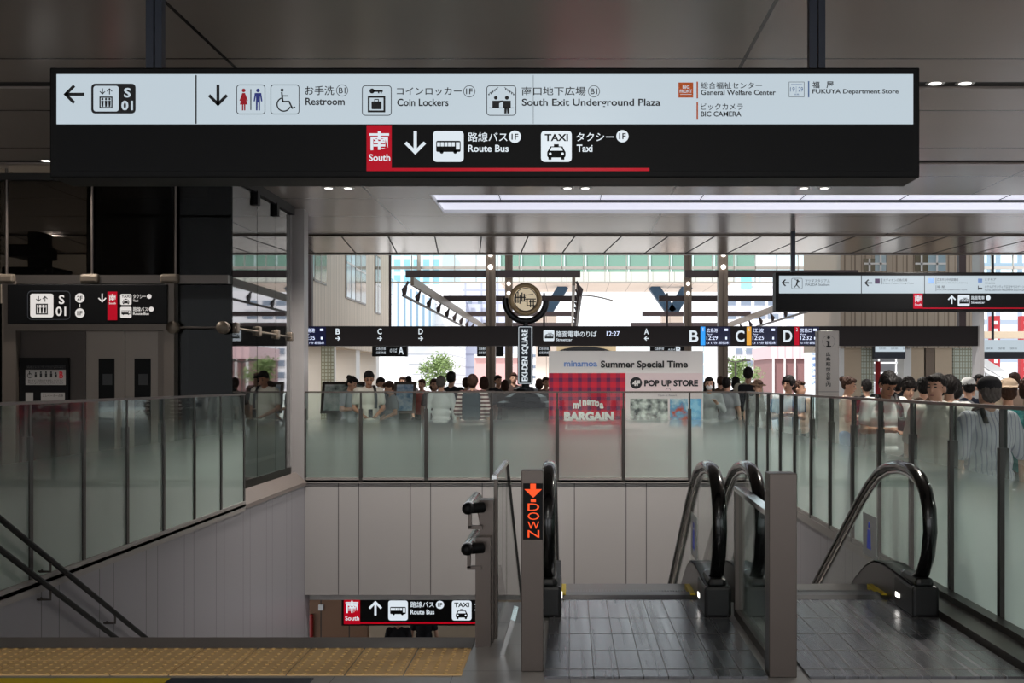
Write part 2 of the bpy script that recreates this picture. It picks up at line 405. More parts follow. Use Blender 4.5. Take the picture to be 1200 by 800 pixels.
# lower concourse
m = MB(); m.box(-8, 8, FY + .35, 32, -1.8, -1.66); struct(m.build('ceiling_lower', M['white']))
m = MB(); m.box(-8, 8, 26, 26.2, LOW, -1.66); struct(m.build('wall_lower', M['beige']))
m = MB(); m.box(-8, LX + .35, 20.5, 20.7, LOW, -1.66); struct(m.build('wall_lower_side', M['brownwood']))
m = MB()
m.prism([(6.78, -.32), (6.78, -1.0), (15.6, -1.0 - 4.6), (15.9, LOW)] + [p for i in range(28, -1, -1) for p in ((6.9 + .3 * (i + 1), -.155 * (i + 1)), (6.9 + .3 * i, -.155 * (i + 1)))] + [(6.78, -.155)], LX, WX - .12, 'x')
struct(m.build('stairs', M['floor']))
m = MB(); m.box(LX, WX, 6.5, 6.785, .0, .006); struct(m.build('trim_5', M['stone']))

# roof over the tram side and the hall's outer shell
m = MB(); m.box(-13, 16, 22.6, 36, 9.2, 9.5); struct(m.build('roof_upper', M['ceil']))
m = MB(); m.box(-13.2, -13, -8, 34, -.3, 9.3); struct(m.build('wall_hall_left', M['beige']))
m = MB(); m.box(16, 16.2, -8, 34, 3.0, 9.3)  # unseen wall, its openings and piers sized to hold back daylight
for i in range(6): m.box(16, 16.2, -8 + 7.5 * i, -4.4 + 7.5 * i, -.3, 3.0)
struct(m.build('wall_hall_right', M['beige']))
m = MB()
for i in range(5): m.box(-12.5 + 6.6 * i, -11.9 + 6.6 * i, -7.6, -7, -.0, CEIL)
struct(m.build('wall_hall_entrance', M['column']))

# ------------------------------------------------------------------ glass railings round the well
def railing(name, label, runs, group, loc):
    """runs = (axis, fixed coordinate, list of post positions, z of foot)."""
    t = thing(name, label, 'railing', loc, group)
    ax, fx, ps, zb = runs
    def bx(mb, a0, a1, d0, d1, z0, z1):
        if ax == 'y': mb.box(fx + d0, fx + d1, a0, a1, z0, z1)
        else: mb.box(a0, a1, fx + d0, fx + d1, z0, z1)
    for a, b in zip(ps[:-1], ps[1:]):
        g = MB(); bx(g, a + .012, b - .012, -.008, .008, zb, 1.335); g.build('glass_panel', M['frost'], t)
    for p in ps:
        g = MB(); bx(g, p - .026, p + .026, -.035, .02, zb - .02, 1.1); bx(g, p - .012, p + .012, -.028, .014, 1.1, 1.335); g.build('post', M['postdark'], t)
    g = MB(); bx(g, ps[0] - .02, ps[-1] + .02, -.022, .022, 1.335, 1.357); g.build('top_rail', M['steel'], t)
    g = MB(); bx(g, ps[0] - .02, ps[-1] + .02, -.03, .03, zb - .03, zb + .035); g.build('base_channel', M['channel'], t)
    return t
railing('glass_railing', 'frosted glass railing along the stair side beside the lift shaft', ('y', LX, [13.95 - .92 * i for i in range(10)][::-1], .03), None, (LX, 10, 0))
fp = [PX(x, FY) for x in (357, 423, 499.6, 576, 653, 730.5, 808, 877)]
railing('glass_railing', 'frosted glass railing across the far end of the well, in front of the poster wall', ('x', FY, fp, .045), None, (-.7, FY, 0))
railing('glass_railing', 'frosted glass railing beside the up-end escalator, with the crowd walking behind it', ('y', RX, [17.12 - .92 * i for i in range(14)][::-1], .03), None, (RX, 10, 0))
# kerb strips along the escalator side of that railing
m = MB(); m.box(2.34, RX - .04, 4.0, 8.3, .0, .05); m.box(2.5, RX - .04, 4, 8.3, .05, .09)
struct(m.build('trim_6', M['steel_dk']))

# corner column
m = MB(); m.box(LX - .24, LX + .0, FY - .05, FY + .22, .0, CEIL); m.box(LX - .3, LX - .18, FY - .3, FY - .05, .05, CEIL)
struct(m.build('column_corner', M['column']))

# ------------------------------------------------------------------ lift shaft
EY = 13.95
t = thing('lift_shaft', 'dark glass lift shaft with steel frame and closed lift doors', 'lift', (-5.6, EY, 0))
def fr(x0, x1, y0, y1, z0, z1, mm, nm, d0=EY - .06, d1=EY + .06):
    g = MB(); g.box(PX(x0, EY), PX(x1, EY), d0, d1, PZ(y1, EY) if z0 is None else z0, PZ(y0, EY) if z1 is None else z1); return g.build(nm, mm, t)
beigeS = mat('lift frame sheet', rgb(112, 102, 94), .4, .4)
doorS = mat('lift door sheet', rgb(136, 126, 118), .38, .4)
# portal
fr(8, 24, 0, 0, 0, PZ(330, EY), beigeS, 'portal_post', EY - .12); fr(196, 208, 0, 0, 0, PZ(330, EY), beigeS, 'portal_post', EY - .12)
fr(24, 196, 379, 388, None, None, beigeS, 'lintel', EY - .12); fr(0, 270, 323, 333, None, None, M['steel_dk'], 'transom', EY - .1)
fr(24, 60 + 40, 388, 0, 0, None, mat('lift side panel', rgb(70, 62, 58), .4, .3), 'side_panel', EY, EY + .05)
fr(185, 196, 388, 0, 0, None, beigeS, 'side_panel', EY, EY + .05)
for x0, x1, wx0, wx1 in ((100, 145.6, 115, 133.5), (146.2, 185, 157, 176)):
    d = fr(x0, x1, 388, 0, .01, None, doorS, 'lift_door', EY + .02, EY + .06)
    g = MB(); g.box(PX(wx0, EY), PX(wx1, EY), EY + .012, EY + .02, .45, PZ(420, EY)); g.build('door_window', M['blackgloss'], d)
    g = MB(); g.box(PX(wx0 + 5, EY), PX(wx0 + 16, EY), EY + .007, EY + .012, PZ(451, EY), PZ(438, EY)); g.build('door_sticker', mat('faded sticker', rgb(60, 60, 62), .5), d)
b = fr(25, 82, 419, 0, .3, None, M['blackgloss'], 'call_panel', EY - .05, EY)
g = G2(EY - .052)
GW = mat('printed pale notice', rgb(170, 165, 162), .5)
g.lay(1).rect(30, 433, 77, 451, GW); g.lay(2).rect(31, 428, 77, 432, M['ink'])
g.text('優先エレベーター Priority Elevator', 32, 428.6, 75, 431.4, GW, 0)
for i, (x, hh) in enumerate(((42, 7), (48, 8), (54, 8), (60, 8), (65.5, 7))):
    g.disc(x, 442 - hh + 2, 1.1, M['ink'], 10); g.rect(x - 1.3, 442 - hh + 3.3, x + 1.3, 442, M['ink'])
g.ring(35, 440, 3, .7, M['ink'], 14); g.line(34.5, 434.5, 35, 439, 1, M['ink']); g.text('B', 69.5, 435, 74, 443, M['redink'], .03)
g.text('車いすをご利用の方を優先してください', 33, 444.5, 74, 447, M['ink'], 0); g.text('Please give priority to those in need', 33, 448, 74, 450, M['ink'], 0)
g.lay(1).rect(30, 460, 39, 470, GW); g.rect(48, 460, 76, 470, GW); g.lay(2).text('エレベーター点検', 50, 462, 74, 465, M['ink'], 0)
g.build('notice', b)
# glass walls and inner steel
X0, X1 = -6.85, -4.06
g = MB(); g.box(X0, X1, EY - .01, EY + .01, PZ(323, EY), CEIL - .05); g.build('glass_wall', M['glassdark'], t)
g = MB(); g.box(PX(209, EY), X1, EY - .01, EY + .01, .0, PZ(333, EY)); g.build('glass_wall', M['glassdark'], t)
g = MB(); g.box(X0 - 1.6, X0, EY - .01, EY + .01, .0, CEIL - .05); g.build('glass_wall', M['glassdark'], t)
gside = glass_mat('lift side glass', (.62, .64, .63), 1.7)
for a, b2 in ((EY + .02, 15.05), (15.07, 16.0), (16.02, 16.85)):
    g = MB(); g.box(X1 - .012, X1, a, b2, .08, CEIL - .12); g.build('glass_wall', gside, t)
g = MB(); g.box(X1 - .05, X1 + .0, EY, 16.9, .0, .26); g.box(X1 - .03, X1 - .02, EY, 16.9, .45, .5); g.build('base_panel', M['steel_dk'], t)
darkS = mat('dark lift steel', rgb(48, 47, 46), .5, .3)
for x0, x1, d in ((82, 92, .5), (236, 262, .25)):
    g = MB(); g.box(PX(x0, EY), PX(x1, EY), EY + d, EY + d + .14, 0, CEIL); g.build('shaft_column', darkS, t)
g = MB(); g.box(X1 - .1, X1 - .02, EY + .02, EY + .1, 0, CEIL); g.build('corner_post', darkS, t)
for x in (10, 110, 207.5):
    g = MB(); g.tube([(PX(x, EY), EY - .05, PZ(326, EY)), (PX(x, EY), EY - .05, CEIL)], .018, 10); g.build('tie_rod', M['steel'], t)
for x in (12, 110, 203): 
    g = MB(); g.bbox(PX(x - 11, EY), PX(x + 11, EY), EY - .16, EY - .04, PZ(333, EY), PZ(322, EY), .03); g.build('clamp', M['clamp'], t)
for x in (206, 264):
    g = MB(); g.lathe((PX(x, EY), EY - .14, PZ(384, EY)), [(0, 0), (.07, 0), (.075, .02), (.075, .1), (0, .1)], 20, axis='y'); g.build('clamp', M['clamp'], t)
g = MB(); g.tube([(PX(150, EY), EY - .1, PZ(384, EY)), (X1, EY - .1, PZ(384, EY))], .012, 8); g.build('tie_bar', M['steel'], t)
g = MB(); g.tube([(X1 + .02, EY, PZ(384, EY)), (X1 + .02, 16.9, PZ(384, EY))], .014, 8)
for y in (EY + .1, 15.06, 16.01, 16.8): g.bbox(X1 - .02, X1 + .05, y - .06, y + .06, PZ(384, EY) - .06, PZ(384, EY) + .07, .02)
g.build('tie_bar', M['clamp'], t)
g = MB(); g.box(X1 - .06, X1 + .04, EY, 16.95, CEIL - .12, CEIL); 
for y in (14.9, 15.9): g.box(X1 - .04, X1 + .05, y, y + .12, CEIL - .28, CEIL - .1)
g.build('head_channel', M['black'], t)
# car, guide rails and back wall inside the shaft
g = MB(); g.box(X0 + .1, X1 - .06, 16.2, 16.8, 0, CEIL); g.build('shaft_back', mat('dark shaft lining', rgb(34, 34, 35), .6), t)
g = MB(); g.box(PX(26, EY + 1), PX(194, EY + 1), EY + .15, EY + 1.9, .0, 2.45); g.build('lift_car', mat('dark lift car', rgb(40, 38, 38), .5, .2), t)
g = MB(); g.box(PX(115, 15), PX(118, 15), 15, 15.05, 2.45, CEIL); g.box(PX(200, 15), PX(203, 15), 15, 15.05, 2.45, CEIL); g.build('guide_rail', M['steel_dk'], t)
g = MB(); g.bbox(PX(14, 15), PX(52, 15), 14.8, 15.4, PZ(302, 15), PZ(288, 15), .02); g.bbox(PX(36, 15), PX(50, 15), 14.9, 15.3, PZ(325, 15), PZ(272, 15), .02)
g.bbox(PX(10, 15), PX(70, 15), 14.8, 15.4, PZ(326, 15), PZ(314, 15), .02); g.build('machinery', darkS, t)
g = MB(); g.box(X0 - 1.6, X1, EY - .08, EY + .06, PZ(212, EY), PZ(204, EY)); g.build('head_beam', darkS, t)

# lift sign over the doors
t = thing('lift_sign', 'black lift sign with number tile and red stripe above the lift doors', 'sign', (PX(108, EY), EY - .13, PZ(358, EY)))
Yf = EY - .16
def s_(x): return CX + (x - CX) * 1.0
g = MB(); g.bbox(PX(16, EY), PX(201, EY), EY - .157, EY - .125, PZ(380, EY), PZ(334.5, EY), .006); g.build('housing', M['blackgloss'], t)
DW = mat('lit sign white', (.1, .1, .1), .4, emit=rgb(205, 200, 196), es=.8)
def lift_icon(g, x0, y0, x1, y1, fg, bgm, k=1):
    w_, h_ = x1 - x0, y1 - y0
    g.lay(k).rr(x0, y0, x1, y1, w_ * .1, bgm); g.lay(k + 1)
    X = lambda u: x0 + u * w_
    Y_ = lambda v: y0 + v * h_
    g.arrow(X(.36), Y_(.22), h_ * .24, 'down', fg, h_ * .035); g.arrow(X(.64), Y_(.22), h_ * .24, 'up', fg, h_ * .035)
    g.frame(X(.24), Y_(.42), X(.76), Y_(.88), .01, h_ * .05, fg)
    for u in (.36, .5, .64):
        g.disc(X(u), Y_(.52), h_ * .045, fg, 10); g.poly([(X(u - .05), Y_(.58)), (X(u - .035), Y_(.82)), (X(u + .035), Y_(.82)), (X(u + .05), Y_(.58))], fg)
def bus_icon(g, x0, y0, x1, y1, fg, bgm, k=1):
    w_, h_ = x1 - x0, y1 - y0; X = lambda u: x0 + u * w_; Y_ = lambda v: y0 + v * h_
    g.lay(k).rr(x0, y0, x1, y1, w_ * .12, bgm); g.lay(k + 1)
    g.rr(X(.1), Y_(.32), X(.9), Y_(.68), w_ * .05, fg); 
    for u in (.28, .72): g.disc(X(u), Y_(.68), h_ * .06, fg, 12)
    g.lay(k + 2)
    for i in range(5): g.rect(X(.13 + .12 * i), Y_(.37), X(.23 + .12 * i), Y_(.5), bgm)
    g.rect(X(.75), Y_(.37), X(.87), Y_(.6), bgm)
def taxi_icon(g, x0, y0, x1, y1, fg, bgm, k=1):
    w_, h_ = x1 - x0, y1 - y0; X = lambda u: x0 + u * w_; Y_ = lambda v: y0 + v * h_
    g.lay(k).rr(x0, y0, x1, y1, w_ * .12, bgm); g.lay(k + 1)
    g.text('TAXI', X(.12), Y_(.1), X(.88), Y_(.33), fg, .03)
    g.poly([(X(.3), Y_(.5)), (X(.22), Y_(.66)), (X(.78), Y_(.66)), (X(.7), Y_(.5))], fg); g.rect(X(.42), Y_(.43), X(.58), Y_(.5), fg)
    g.rr(X(.2), Y_(.64), X(.8), Y_(.86), w_ * .06, fg); g.rect(X(.24), Y_(.84), X(.34), Y_(.93), fg); g.rect(X(.66), Y_(.84), X(.76), Y_(.93), fg)
    g.lay(k + 2); g.poly([(X(.34), Y_(.53)), (X(.29), Y_(.64)), (X(.71), Y_(.64)), (X(.66), Y_(.53))], bgm)
    for u in (.3, .7): g.disc(X(u), Y_(.74), h_ * .045, bgm, 10)
def tram_icon(g, x0, y0, x1, y1, fg, bgm, k=1):
    w_, h_ = x1 - x0, y1 - y0; X = lambda u: x0 + u * w_; Y_ = lambda v: y0 + v * h_
    g.lay(k).rr(x0, y0, x1, y1, w_ * .12, bgm); g.lay(k + 1)
    g.poly([(X(.12), Y_(.76)), (X(.14), Y_(.5)), (X(.24), Y_(.38)), (X(.92), Y_(.38)), (X(.92), Y_(.76))], fg); g.rect(X(.4), Y_(.26), X(.8), Y_(.31), fg)
    g.line(X(.55), Y_(.38), X(.68), Y_(.28), h_ * .04, fg); g.lay(k + 2)
    for i in range(3): g.rect(X(.33 + .19 * i), Y_(.45), X(.48 + .19 * i), Y_(.58), bgm)
    g.poly([(X(.19), Y_(.58)), (X(.2), Y_(.51)), (X(.27), Y_(.44)), (X(.28), Y_(.58))], bgm)
g = G2(Yf); g.lay(1).frame(32, 340.6, 82.5, 374.6, 5, .8, M['greyink']); lift_icon(g, 35.5, 344, 62.6, 371.8, M['blackgloss'], DW)
g.text('S', 69, 345.6, 75.6, 356.2, DW, .02).text('01', 65.4, 359.2, 77.6, 370.2, DW, .02); g.build('pictogram', t)
g = G2(Yf); g.lay(1).disc(93.6, 349, 5.6, DW).disc(93.6, 366.8, 5.6, DW).rect(93.2, 356, 94, 360, DW)
g.lay(2).text('2F', 90.4, 346.6, 96.8, 351.6, M['blackgloss'], .02).text('1F', 90.6, 364.4, 96.6, 369.4, M['blackgloss'], .02); g.build('floor_numbers', t)
g = G2(Yf); g.lay(1).arrow(119.8, 349, 10.4, 'down', DW, 1.5); g.build('arrow', t)
g = G2(Yf); g.lay(1).rect(126, 341.6, 137.4, 375, M['litred']); g.lay(2).text('南', 127.6, 344.4, 136, 352.6, DW, .02).text('South', 127.8, 354, 135.8, 356.4, DW, .02); g.build('direction_tile', t)
g = G2(Yf); taxi_icon(g, 141, 344.4, 154.2, 357.2, M['blackgloss'], DW); g.build('pictogram', t); g = G2(Yf); g.lay(1).text('タクシー', 156, 344.6, 171, 349.6, DW).text('Taxi', 156, 350.8, 162, 353.4, DW); g.disc(174.8, 347.2, 2.8, DW); g.build('lettering', t)
g = G2(Yf); bus_icon(g, 141, 359.6, 154.2, 372.4, M['blackgloss'], DW); g.build('pictogram', t); g = G2(Yf); g.lay(1).text('路線バス', 156, 359.8, 173.4, 364.8, DW).text('Route Bus', 156, 366, 174.6, 369, DW); g.disc(177.4, 362.2, 2.8, DW); g.build('lettering', t)

# ------------------------------------------------------------------ escalators
def plate_mat():
    m, nt, b = new_mat('ridged landing metal'); N = nt.nodes
    tc = N.new('ShaderNodeTexCoord'); mp = N.new('ShaderNodeMapping'); mp.inputs['Scale'].default_value = (26, .5, 1); L(nt, tc.outputs['Object'], mp.inputs[0])
    n = N.new('ShaderNodeTexNoise'); n.inputs['Scale'].default_value = 1; n.inputs['Detail'].default_value = 3; L(nt, mp.outputs[0], n.inputs['Vector'])
    mr = N.new('ShaderNodeMapRange'); mr.inputs[1].default_value = .3; mr.inputs[2].default_value = .7; mr.inputs[3].default_value = .2; mr.inputs[4].default_value = .3; L(nt, n.outputs['Fac'], mr.inputs[0]); L(nt, mr.outputs[0], b.inputs['Roughness'])
    cr = N.new('ShaderNodeMapRange'); cr.inputs[1].default_value = .3; cr.inputs[2].default_value = .7; cr.inputs[3].default_value = .9; cr.inputs[4].default_value = 1.08; L(nt, n.outputs['Fac'], cr.inputs[0])
    sc = N.new('ShaderNodeVectorMath'); sc.operation = 'SCALE'; sc.inputs[0].default_value = rgb(128, 128, 133); L(nt, cr.outputs[0], sc.inputs['Scale']); L(nt, sc.outputs[0], b.inputs['Base Color'])
    bp = N.new('ShaderNodeBump'); bp.inputs['Strength'].default_value = .03; bp.inputs['Distance'].default_value = .01; L(nt, n.outputs['Fac'], bp.inputs['Height']); L(nt, bp.outputs[0], b.inputs['Normal'])
    b.inputs['Metallic'].default_value = .85
    return m
M['plate'] = plate_mat()
M['deck'] = mat('brushed escalator deck', rgb(74, 73, 73), .3, .8)
SL = .577
HR = [(7.86, .2), (7.62, .2), (7.44, .27), (7.33, .4), (7.28, .56), (7.3, .7), (7.38, .81), (7.52, .89), (7.7, .925), (7.95, .93), (8.2, .905), (8.45, .845), (8.7, .74), (9.0, .585), (9.5, .3), (11, .3 - 1.5 * SL), (14, .3 - 4.5 * SL), (16.5, .3 - 7 * SL)]
DK = [(7.42, .2), (7.6, .215), (8.1, .235), (8.35, .215), (8.6, .14), (8.9, 0.0), (9.3, -.225), (16.5, -.225 - 7.2 * SL)]
def escalator(xl, xr, label, group, sticker_x):
    t = thing('escalator', label, 'escalator', ((xl + xr) / 2, 8, 0), group)
    for x in (xl, xr):
        mb = MB(); mb.tube([(x, y, z) for y, z in HR], .046, 14, squash=(1, .72), side=(1, 0, 0)); mb.build('handrail', M['rubber'], t)
        inner = [(y + (.045 if i < 9 else 0), z - (.0 if i < 5 else .045)) for i, (y, z) in enumerate(HR)][1:]
        mb = MB(); mb.tube([(x, y, z) for y, z in inner], .02, 8, squash=(1, .8), side=(1, 0, 0)); mb.build('handrail_track', M['chrome'], t)
        poly = [(y, z) for y, z in inner] + [(16.5, -.225 - 7.2 * SL)] + [(y, z - .02) for y, z in DK[::-1]]
        mb = MB(); mb.prism(poly, x - .005, x + .005); mb.build('glass_balustrade', M['balglass'], t)
        out = DK + [(16.5, -5.1), (15.5, -5.1), (9.2, -1.2), (8.2, -.3), (7.42, -.0)]
        mb = MB(); mb.prism(out, x - .075, x - .02); mb.prism(out, x + .02, x + .075)
        mb.prism(DK + [(y, z - .012) for y, z in DK[::-1]], x - .075, x + .075)
        mb.build('skirt', M['deck'], t)
        mb = MB(); mb.bbox(x - .085, x + .085, 7.36, 7.8, 0, .2, .02); mb.bbox(x - .06, x + .06, 7.38, 7.74, .18, .25, .03)
        nb = mb.build('newel_base', M['darkplastic'], t)
        sg = 1 if x == xl else -1
        mb = MB(); mb.box(x + sg * .0855, x + sg * .088, 7.66, 7.75, .07, .1); mb.build('comb_light', M['lampglow'], nb)
    a, b = xl + .075, xr - .075
    mb = MB(); mb.box(xl + .01, xr + .06, 5.86, 7.92, .0, .012)
    mb.build('landing_plate', M['plate'], t)
    mb = MB()
    for y in (6.0, 6.42, 6.85, 7.3): mb.box(xl + .01, xr + .06, y, y + .012, .0, .0128)
    n = 9
    for i in range(1, n): 
        x = xl + .01 + (xr - xl + .05) * i / n; mb.box(x - .0025, x + .0025, 5.86, 7.92, .0, .0126)
    mb.build('plate_joint', M['steel_dk'], t)
    mb = MB(); mb.prism([(7.92, -.02), (7.92, .014), (8.0, .03), (8.1, .035), (8.22, .012), (8.22, -.02)], a, b)
    for i in range(48): 
        x = a + (b - a) * (i + .5) / 48; mb.box(x - .004, x + .004, 8.1, 8.27, -.01, .02)
    mb.build('comb_plate', M['deck'], t)
    mb = MB(); mb.box(a, a + .035, 8.0, 8.4, .0, .038); mb.box(b - .035, b, 8.0, 8.4, .0, .038); mb.build('edge_stripe', M['yellow'], t)
    mb = MB(); y = 8.22; z = .0; k = 0
    for i in range(20):
        dy = .4; drop = 0 if i < 1 else (.1 if i == 1 else .4 * SL)
        z -= drop
        if z < LOW + .1: break
        mb.box(a, b, y, y + dy, z - .4, z); y += dy
    mb.build('step_band', M['steel_dk'], t)
    x = xr + (-.007)
    mb = MB(); mb.box(x - .002, x, 8.52, 8.92, .18, .5); s_ = mb.build('safety_sticker', mat('white sticker', rgb(235, 236, 238), .5), t)
    mb = MB(); mb.ball((x - .0025, 8.74, .42), .03, None, 1, (.1, 1, 1)); mb.prism([(8.68, .24), (8.7, .385), (8.78, .385), (8.8, .24)], x - .0035, x - .0021); mb.build('pictogram', M['blueink'], s_)
    return t
escalator(-.14, .94, 'down escalator between the down-arrow post and the square barrier post', 'escalators', 0)
escalator(1.2, 2.26, 'down escalator beside the frosted glass railing, white sticker on its glass', 'escalators', 0)

# barrier with square post between the escalators
t = thing('barrier', 'stainless barrier with framed glass and broad square post between the two escalators', 'barrier', (1.08, 6.2, 0))
m = MB(); m.bbox(1.01, 1.15, 5.88, 6.02, 0, 1.035, .004); m.build('post', M['steel'], t)
m = MB(); m.beam((1.08, 6.02, .79), (1.08, 7.44, .815), .06, .03); m.build('top_rail', M['chrome'], t)
m = MB(); m.box(1.05, 1.11, 7.38, 7.44, 0, .8); m.build('end_post', M['steel'], t)
m = MB(); m.box(1.074, 1.086, 6.02, 7.38, .05, .79); m.build('glass_panel', M['frost_esc'], t)
m = MB(); m.box(1.05, 1.11, 6.02, 7.4, 0.0, .05); m.build('base_channel', M['steel_dk'], t)

# post with the dot display
t = thing('display_post', 'square metal post with a glowing orange down arrow dot display', 'post', (-.195, 6.05, 0))
m = MB(); m.bbox(-.252, -.138, 6.0, 6.11, 0, 1.04, .004); m.build('post', M['steel'], t)
YD = 6.0
g = G2(YD); m = MB(); m.box(PX(613, YD), PX(636, YD), YD - .004, YD + .002, PZ(632, YD), PZ(566, YD)); d = m.build('display', M['blackgloss'], t)
g = G2(YD - .004); OR = M['led_orange']
g.poly([(614.5, 573), (635, 573), (625, 583)][::-1], OR).rect(621.5, 566.5, 628, 573.5, OR).rect(622, 584.5, 628, 588, OR)
for ch, y in (('D', 589.6), ('O', 600.2), ('W', 611), ('N', 621)): g.text(ch, 618.4, y, 632, y + 8.6, OR, .0)
g.build('lettering', d)

# glass balustrade between stairs and escalators, with its stair handrails
t = thing('stair_balustrade', 'steel and glass balustrade dividing the stairs from the escalators, two stub handrails', 'balustrade', (-.47, 7.2, 0))
m = MB()
m.box(-.535, -.45, 6.56, 6.66, 0, .62); m.box(-.52, -.44, 6.66, 6.78, 0, .82); m.box(-.445, -.425, 6.78, 6.86, 0, .93); m.build('post', M['steel'], t)
for i in range(1, 6): m = MB(); m.box(-.46, -.42, 6.9 + 1.3 * i, 6.96 + 1.3 * i, -1.3 * i * SL - .3, -1.3 * i * SL + .55); m.build('post', M['steel'], t)
m = MB(); m.prism([(6.78, .0), (6.78, .93), (8.1, .93), (9.4, .18), (15.6, -3.4), (15.6, -4.3), (8, -.1), (7.2, .0)], -.448, -.438); m.build('glass_panel', M['balglass'], t)
m = MB(); m.beam((-.443, 6.78, .94), (-.443, 8.1, .94), .03, .025); m.beam((-.443, 8.1, .94), (-.443, 15.6, .94 - 7.5 * SL), .03, .025); m.build('top_rail', M['chrome'], t)
m = MB(); m.prism([(6.9, 0), (6.9, .3), (7.6, .3), (15.6, -4.2), (15.6, -4.45), (14.5, -4.45), (7.4, -.3)], -.5, -.45); m.build('stringer', M['steel_dk'], t)
for (z, y0) in ((.80, 6.52), (.58, 6.46)):
    m = MB(); m.tube([(-.57, y0, z - .0), (-.57, y0 + .55, z), (-.57, y0 + .9, z - .1), (-.57, 14.5, z - .1 - (13.6 - y0) * .52)], .03, 14); hr = m.build('handrail', M['chrome'], t)
    m = MB(); m.tube([(-.572, y0 - .02, z - .012), (-.572, y0 + .02, z - .012)], .034, 14); m.ball((-.572, y0 - .02, z - .012), .034); m.tube([(-.572, y0, z - .012), (-.49, y0 + .05, z - .012)], .03, 12); m.build('end_cap', M['black'], hr)
    m = MB(); m.box(-.58, -.56, y0 + .08, y0 + .11, z - .13, z - .02); m.box(-.58, -.5, y0 + .08, y0 + .11, z - .14, z - .12); m.build('bracket', M['steel'], hr)
# small things standing in the gap beside it
t = tag(MB().prism([(-.385, 0), (-.36, .0), (-.30, .19), (-.325, .2)], 6.35, 6.75, 'y').build('cover_plate', M['chrome']), 'loose bright metal plate leaning in the gap behind the arrow display post', 'plate')

# stair handrails on the side wall
m = None
for (z, lab) in ((.566, 'upper black stair handrail on brackets along the panelled wall'), (.359, 'lower black stair handrail on brackets along the panelled wall')):
    t = thing('stair_handrail', lab, 'handrail', (LX + .09, 8, z), None)
    s0 = .52; x = LX + .09
    f = lambda y: z + (7.84 - y) * s0
    m = MB(); m.tube([(x, 6.5, f(6.8) - .0), (x, 6.8, f(6.8)), (x, 15, f(15))], .021, 12); m.build('rail', M['black'], t)
    for y in (7.4, 8.58, 9.8, 11.0, 12.2, 13.4):
        m = MB(); m.tube([(x, y, f(y)), (x, y, f(y) - .085), (LX, y, f(y) - .085)], .009, 8); m.lathe((LX, y, f(y) - .085), [(0, 0), (.03, 0), (.03, .012)], 12); m.build('bracket', M['steel_dk'], t)

# tactile paving along the stair head
t = thing('tactile_paving', 'yellow dotted guide paving along the stair head, two rows deep', 'paving', (-2.5, 6.2, 0))
m = MB(); nx = int((3.35) / .3)
xr_ = -.55
for i in range(12):
    for j in range(2): m.box(xr_ - .3 * (i + 1) + .004, xr_ - .3 * i - .004, 5.92 + .3 * j + .003, 5.92 + .3 * (j + 1) - .003, .0, .006)
m.build('tile', M['yellowtile'], t)
m = MB(); prof = [(.013, 0), (.011, .004), (.007, .005), (0, .005)]
for i in range(12):
    for j in range(2):
        for a in range(5):
            for b in range(5):
                cx_ = xr_ - .3 * i - .03 - .06 * a; cy_ = 5.92 + .3 * j + .03 + .06 * b
                m.lathe((cx_, cy_, .006), prof, 6)
o = m.build('dot', mat('worn yellow dot', rgb(228, 186, 122), .5), t); o['kind'] = 'stuff'
m = MB(); m.box(-3.9, PX(197, 5.83), 5.6, 5.86, 0, .004); tag(m.build('floor_sticker', M['yellow']), 'bright yellow floor strip in front of the guide paving', 'floor marking')
m = MB(); m.box(PX(198, 5.83), PX(366, 5.83), 5.6, 5.86, 0, .004); tag(m.build('floor_sticker', M['navy']), 'dark floor strip beside the yellow one in front of the guide paving', 'floor marking')

# ------------------------------------------------------------------ large hanging sign
SY = 6.4
t = thing('hanging_sign', 'large hanging guide sign over the escalators, white band above black band', 'sign', (PX(568, SY), SY, PZ(208, SY)))
m = MB(); m.bbox(PX(58, SY), PX(1078, SY), SY, SY + .3, PZ(208, SY), PZ(79, SY), .008); m.build('housing', M['black'], t)
m = MB(); m.box(PX(66.5, SY), PX(1070, SY), SY - .003, SY + .01, PZ(145.5, SY), PZ(87, SY)); m.build('white_band', M['litwhite'], t)
m = MB(); m.box(PX(66.5, SY), PX(1070, SY), SY - .003, SY + .01, PZ(200.5, SY), PZ(146, SY)); m.build('black_band', M['blackgloss'], t)
for x in (173, 963):
    m = MB(); m.box(PX(x - 10, SY), PX(x - 1, SY), SY + .1, SY + .16, PZ(79, SY), CEIL); m.box(PX(x + 1, SY), PX(x + 9, SY), SY + .1, SY + .16, PZ(79, SY), CEIL); m.build('hanger', M['navy'], t)
Yf = SY - .003
I = M['ink']; LM = M['litmark']; LW = M['litwhite']; BG = M['blackgloss']
def gg(): return G2(Yf, .0008)
g = gg(); g.rect(229, 88, 230.6, 145, I); g.lay(1).rect(624.7, 88, 625.2, 145, M['greyink']); g.build('panel_joint', t)
gg().arrow(87, 110.5, 24, 'left', I, 3.6).build('arrow', t)
g = gg(); g.lay(1).rr(107, 98, 159, 133, 4.5, I); lift_icon(g, 109.6, 100.6, 139.2, 130.6, I, LW, 2)
g.lay(3).text('S', 145.4, 103, 153.4, 114.4, LW, .03).text('01', 142.4, 118, 156, 129.4, LW, .03); g.build('pictogram', t)
gg().arrow(255.5, 111.6, 25, 'down', I, 3.6).build('arrow', t)
g = gg(); g.frame(277, 99, 311, 134, 4, .9, M['greyink'])
g.disc(285.6, 106, 2.2, M['redink'], 12).poly([(284, 109), (280.6, 118), (282, 118.6), (283, 116), (281, 122.5), (290.2, 122.5), (288.2, 116), (289.2, 118.6), (290.6, 118), (287.2, 109)], M['redink']).rect(283.6, 122, 285.2, 129.4, M['redink']).rect(286, 122, 287.6, 129.4, M['redink'])
g.rect(293.4, 104.5, 294.6, 129, I)
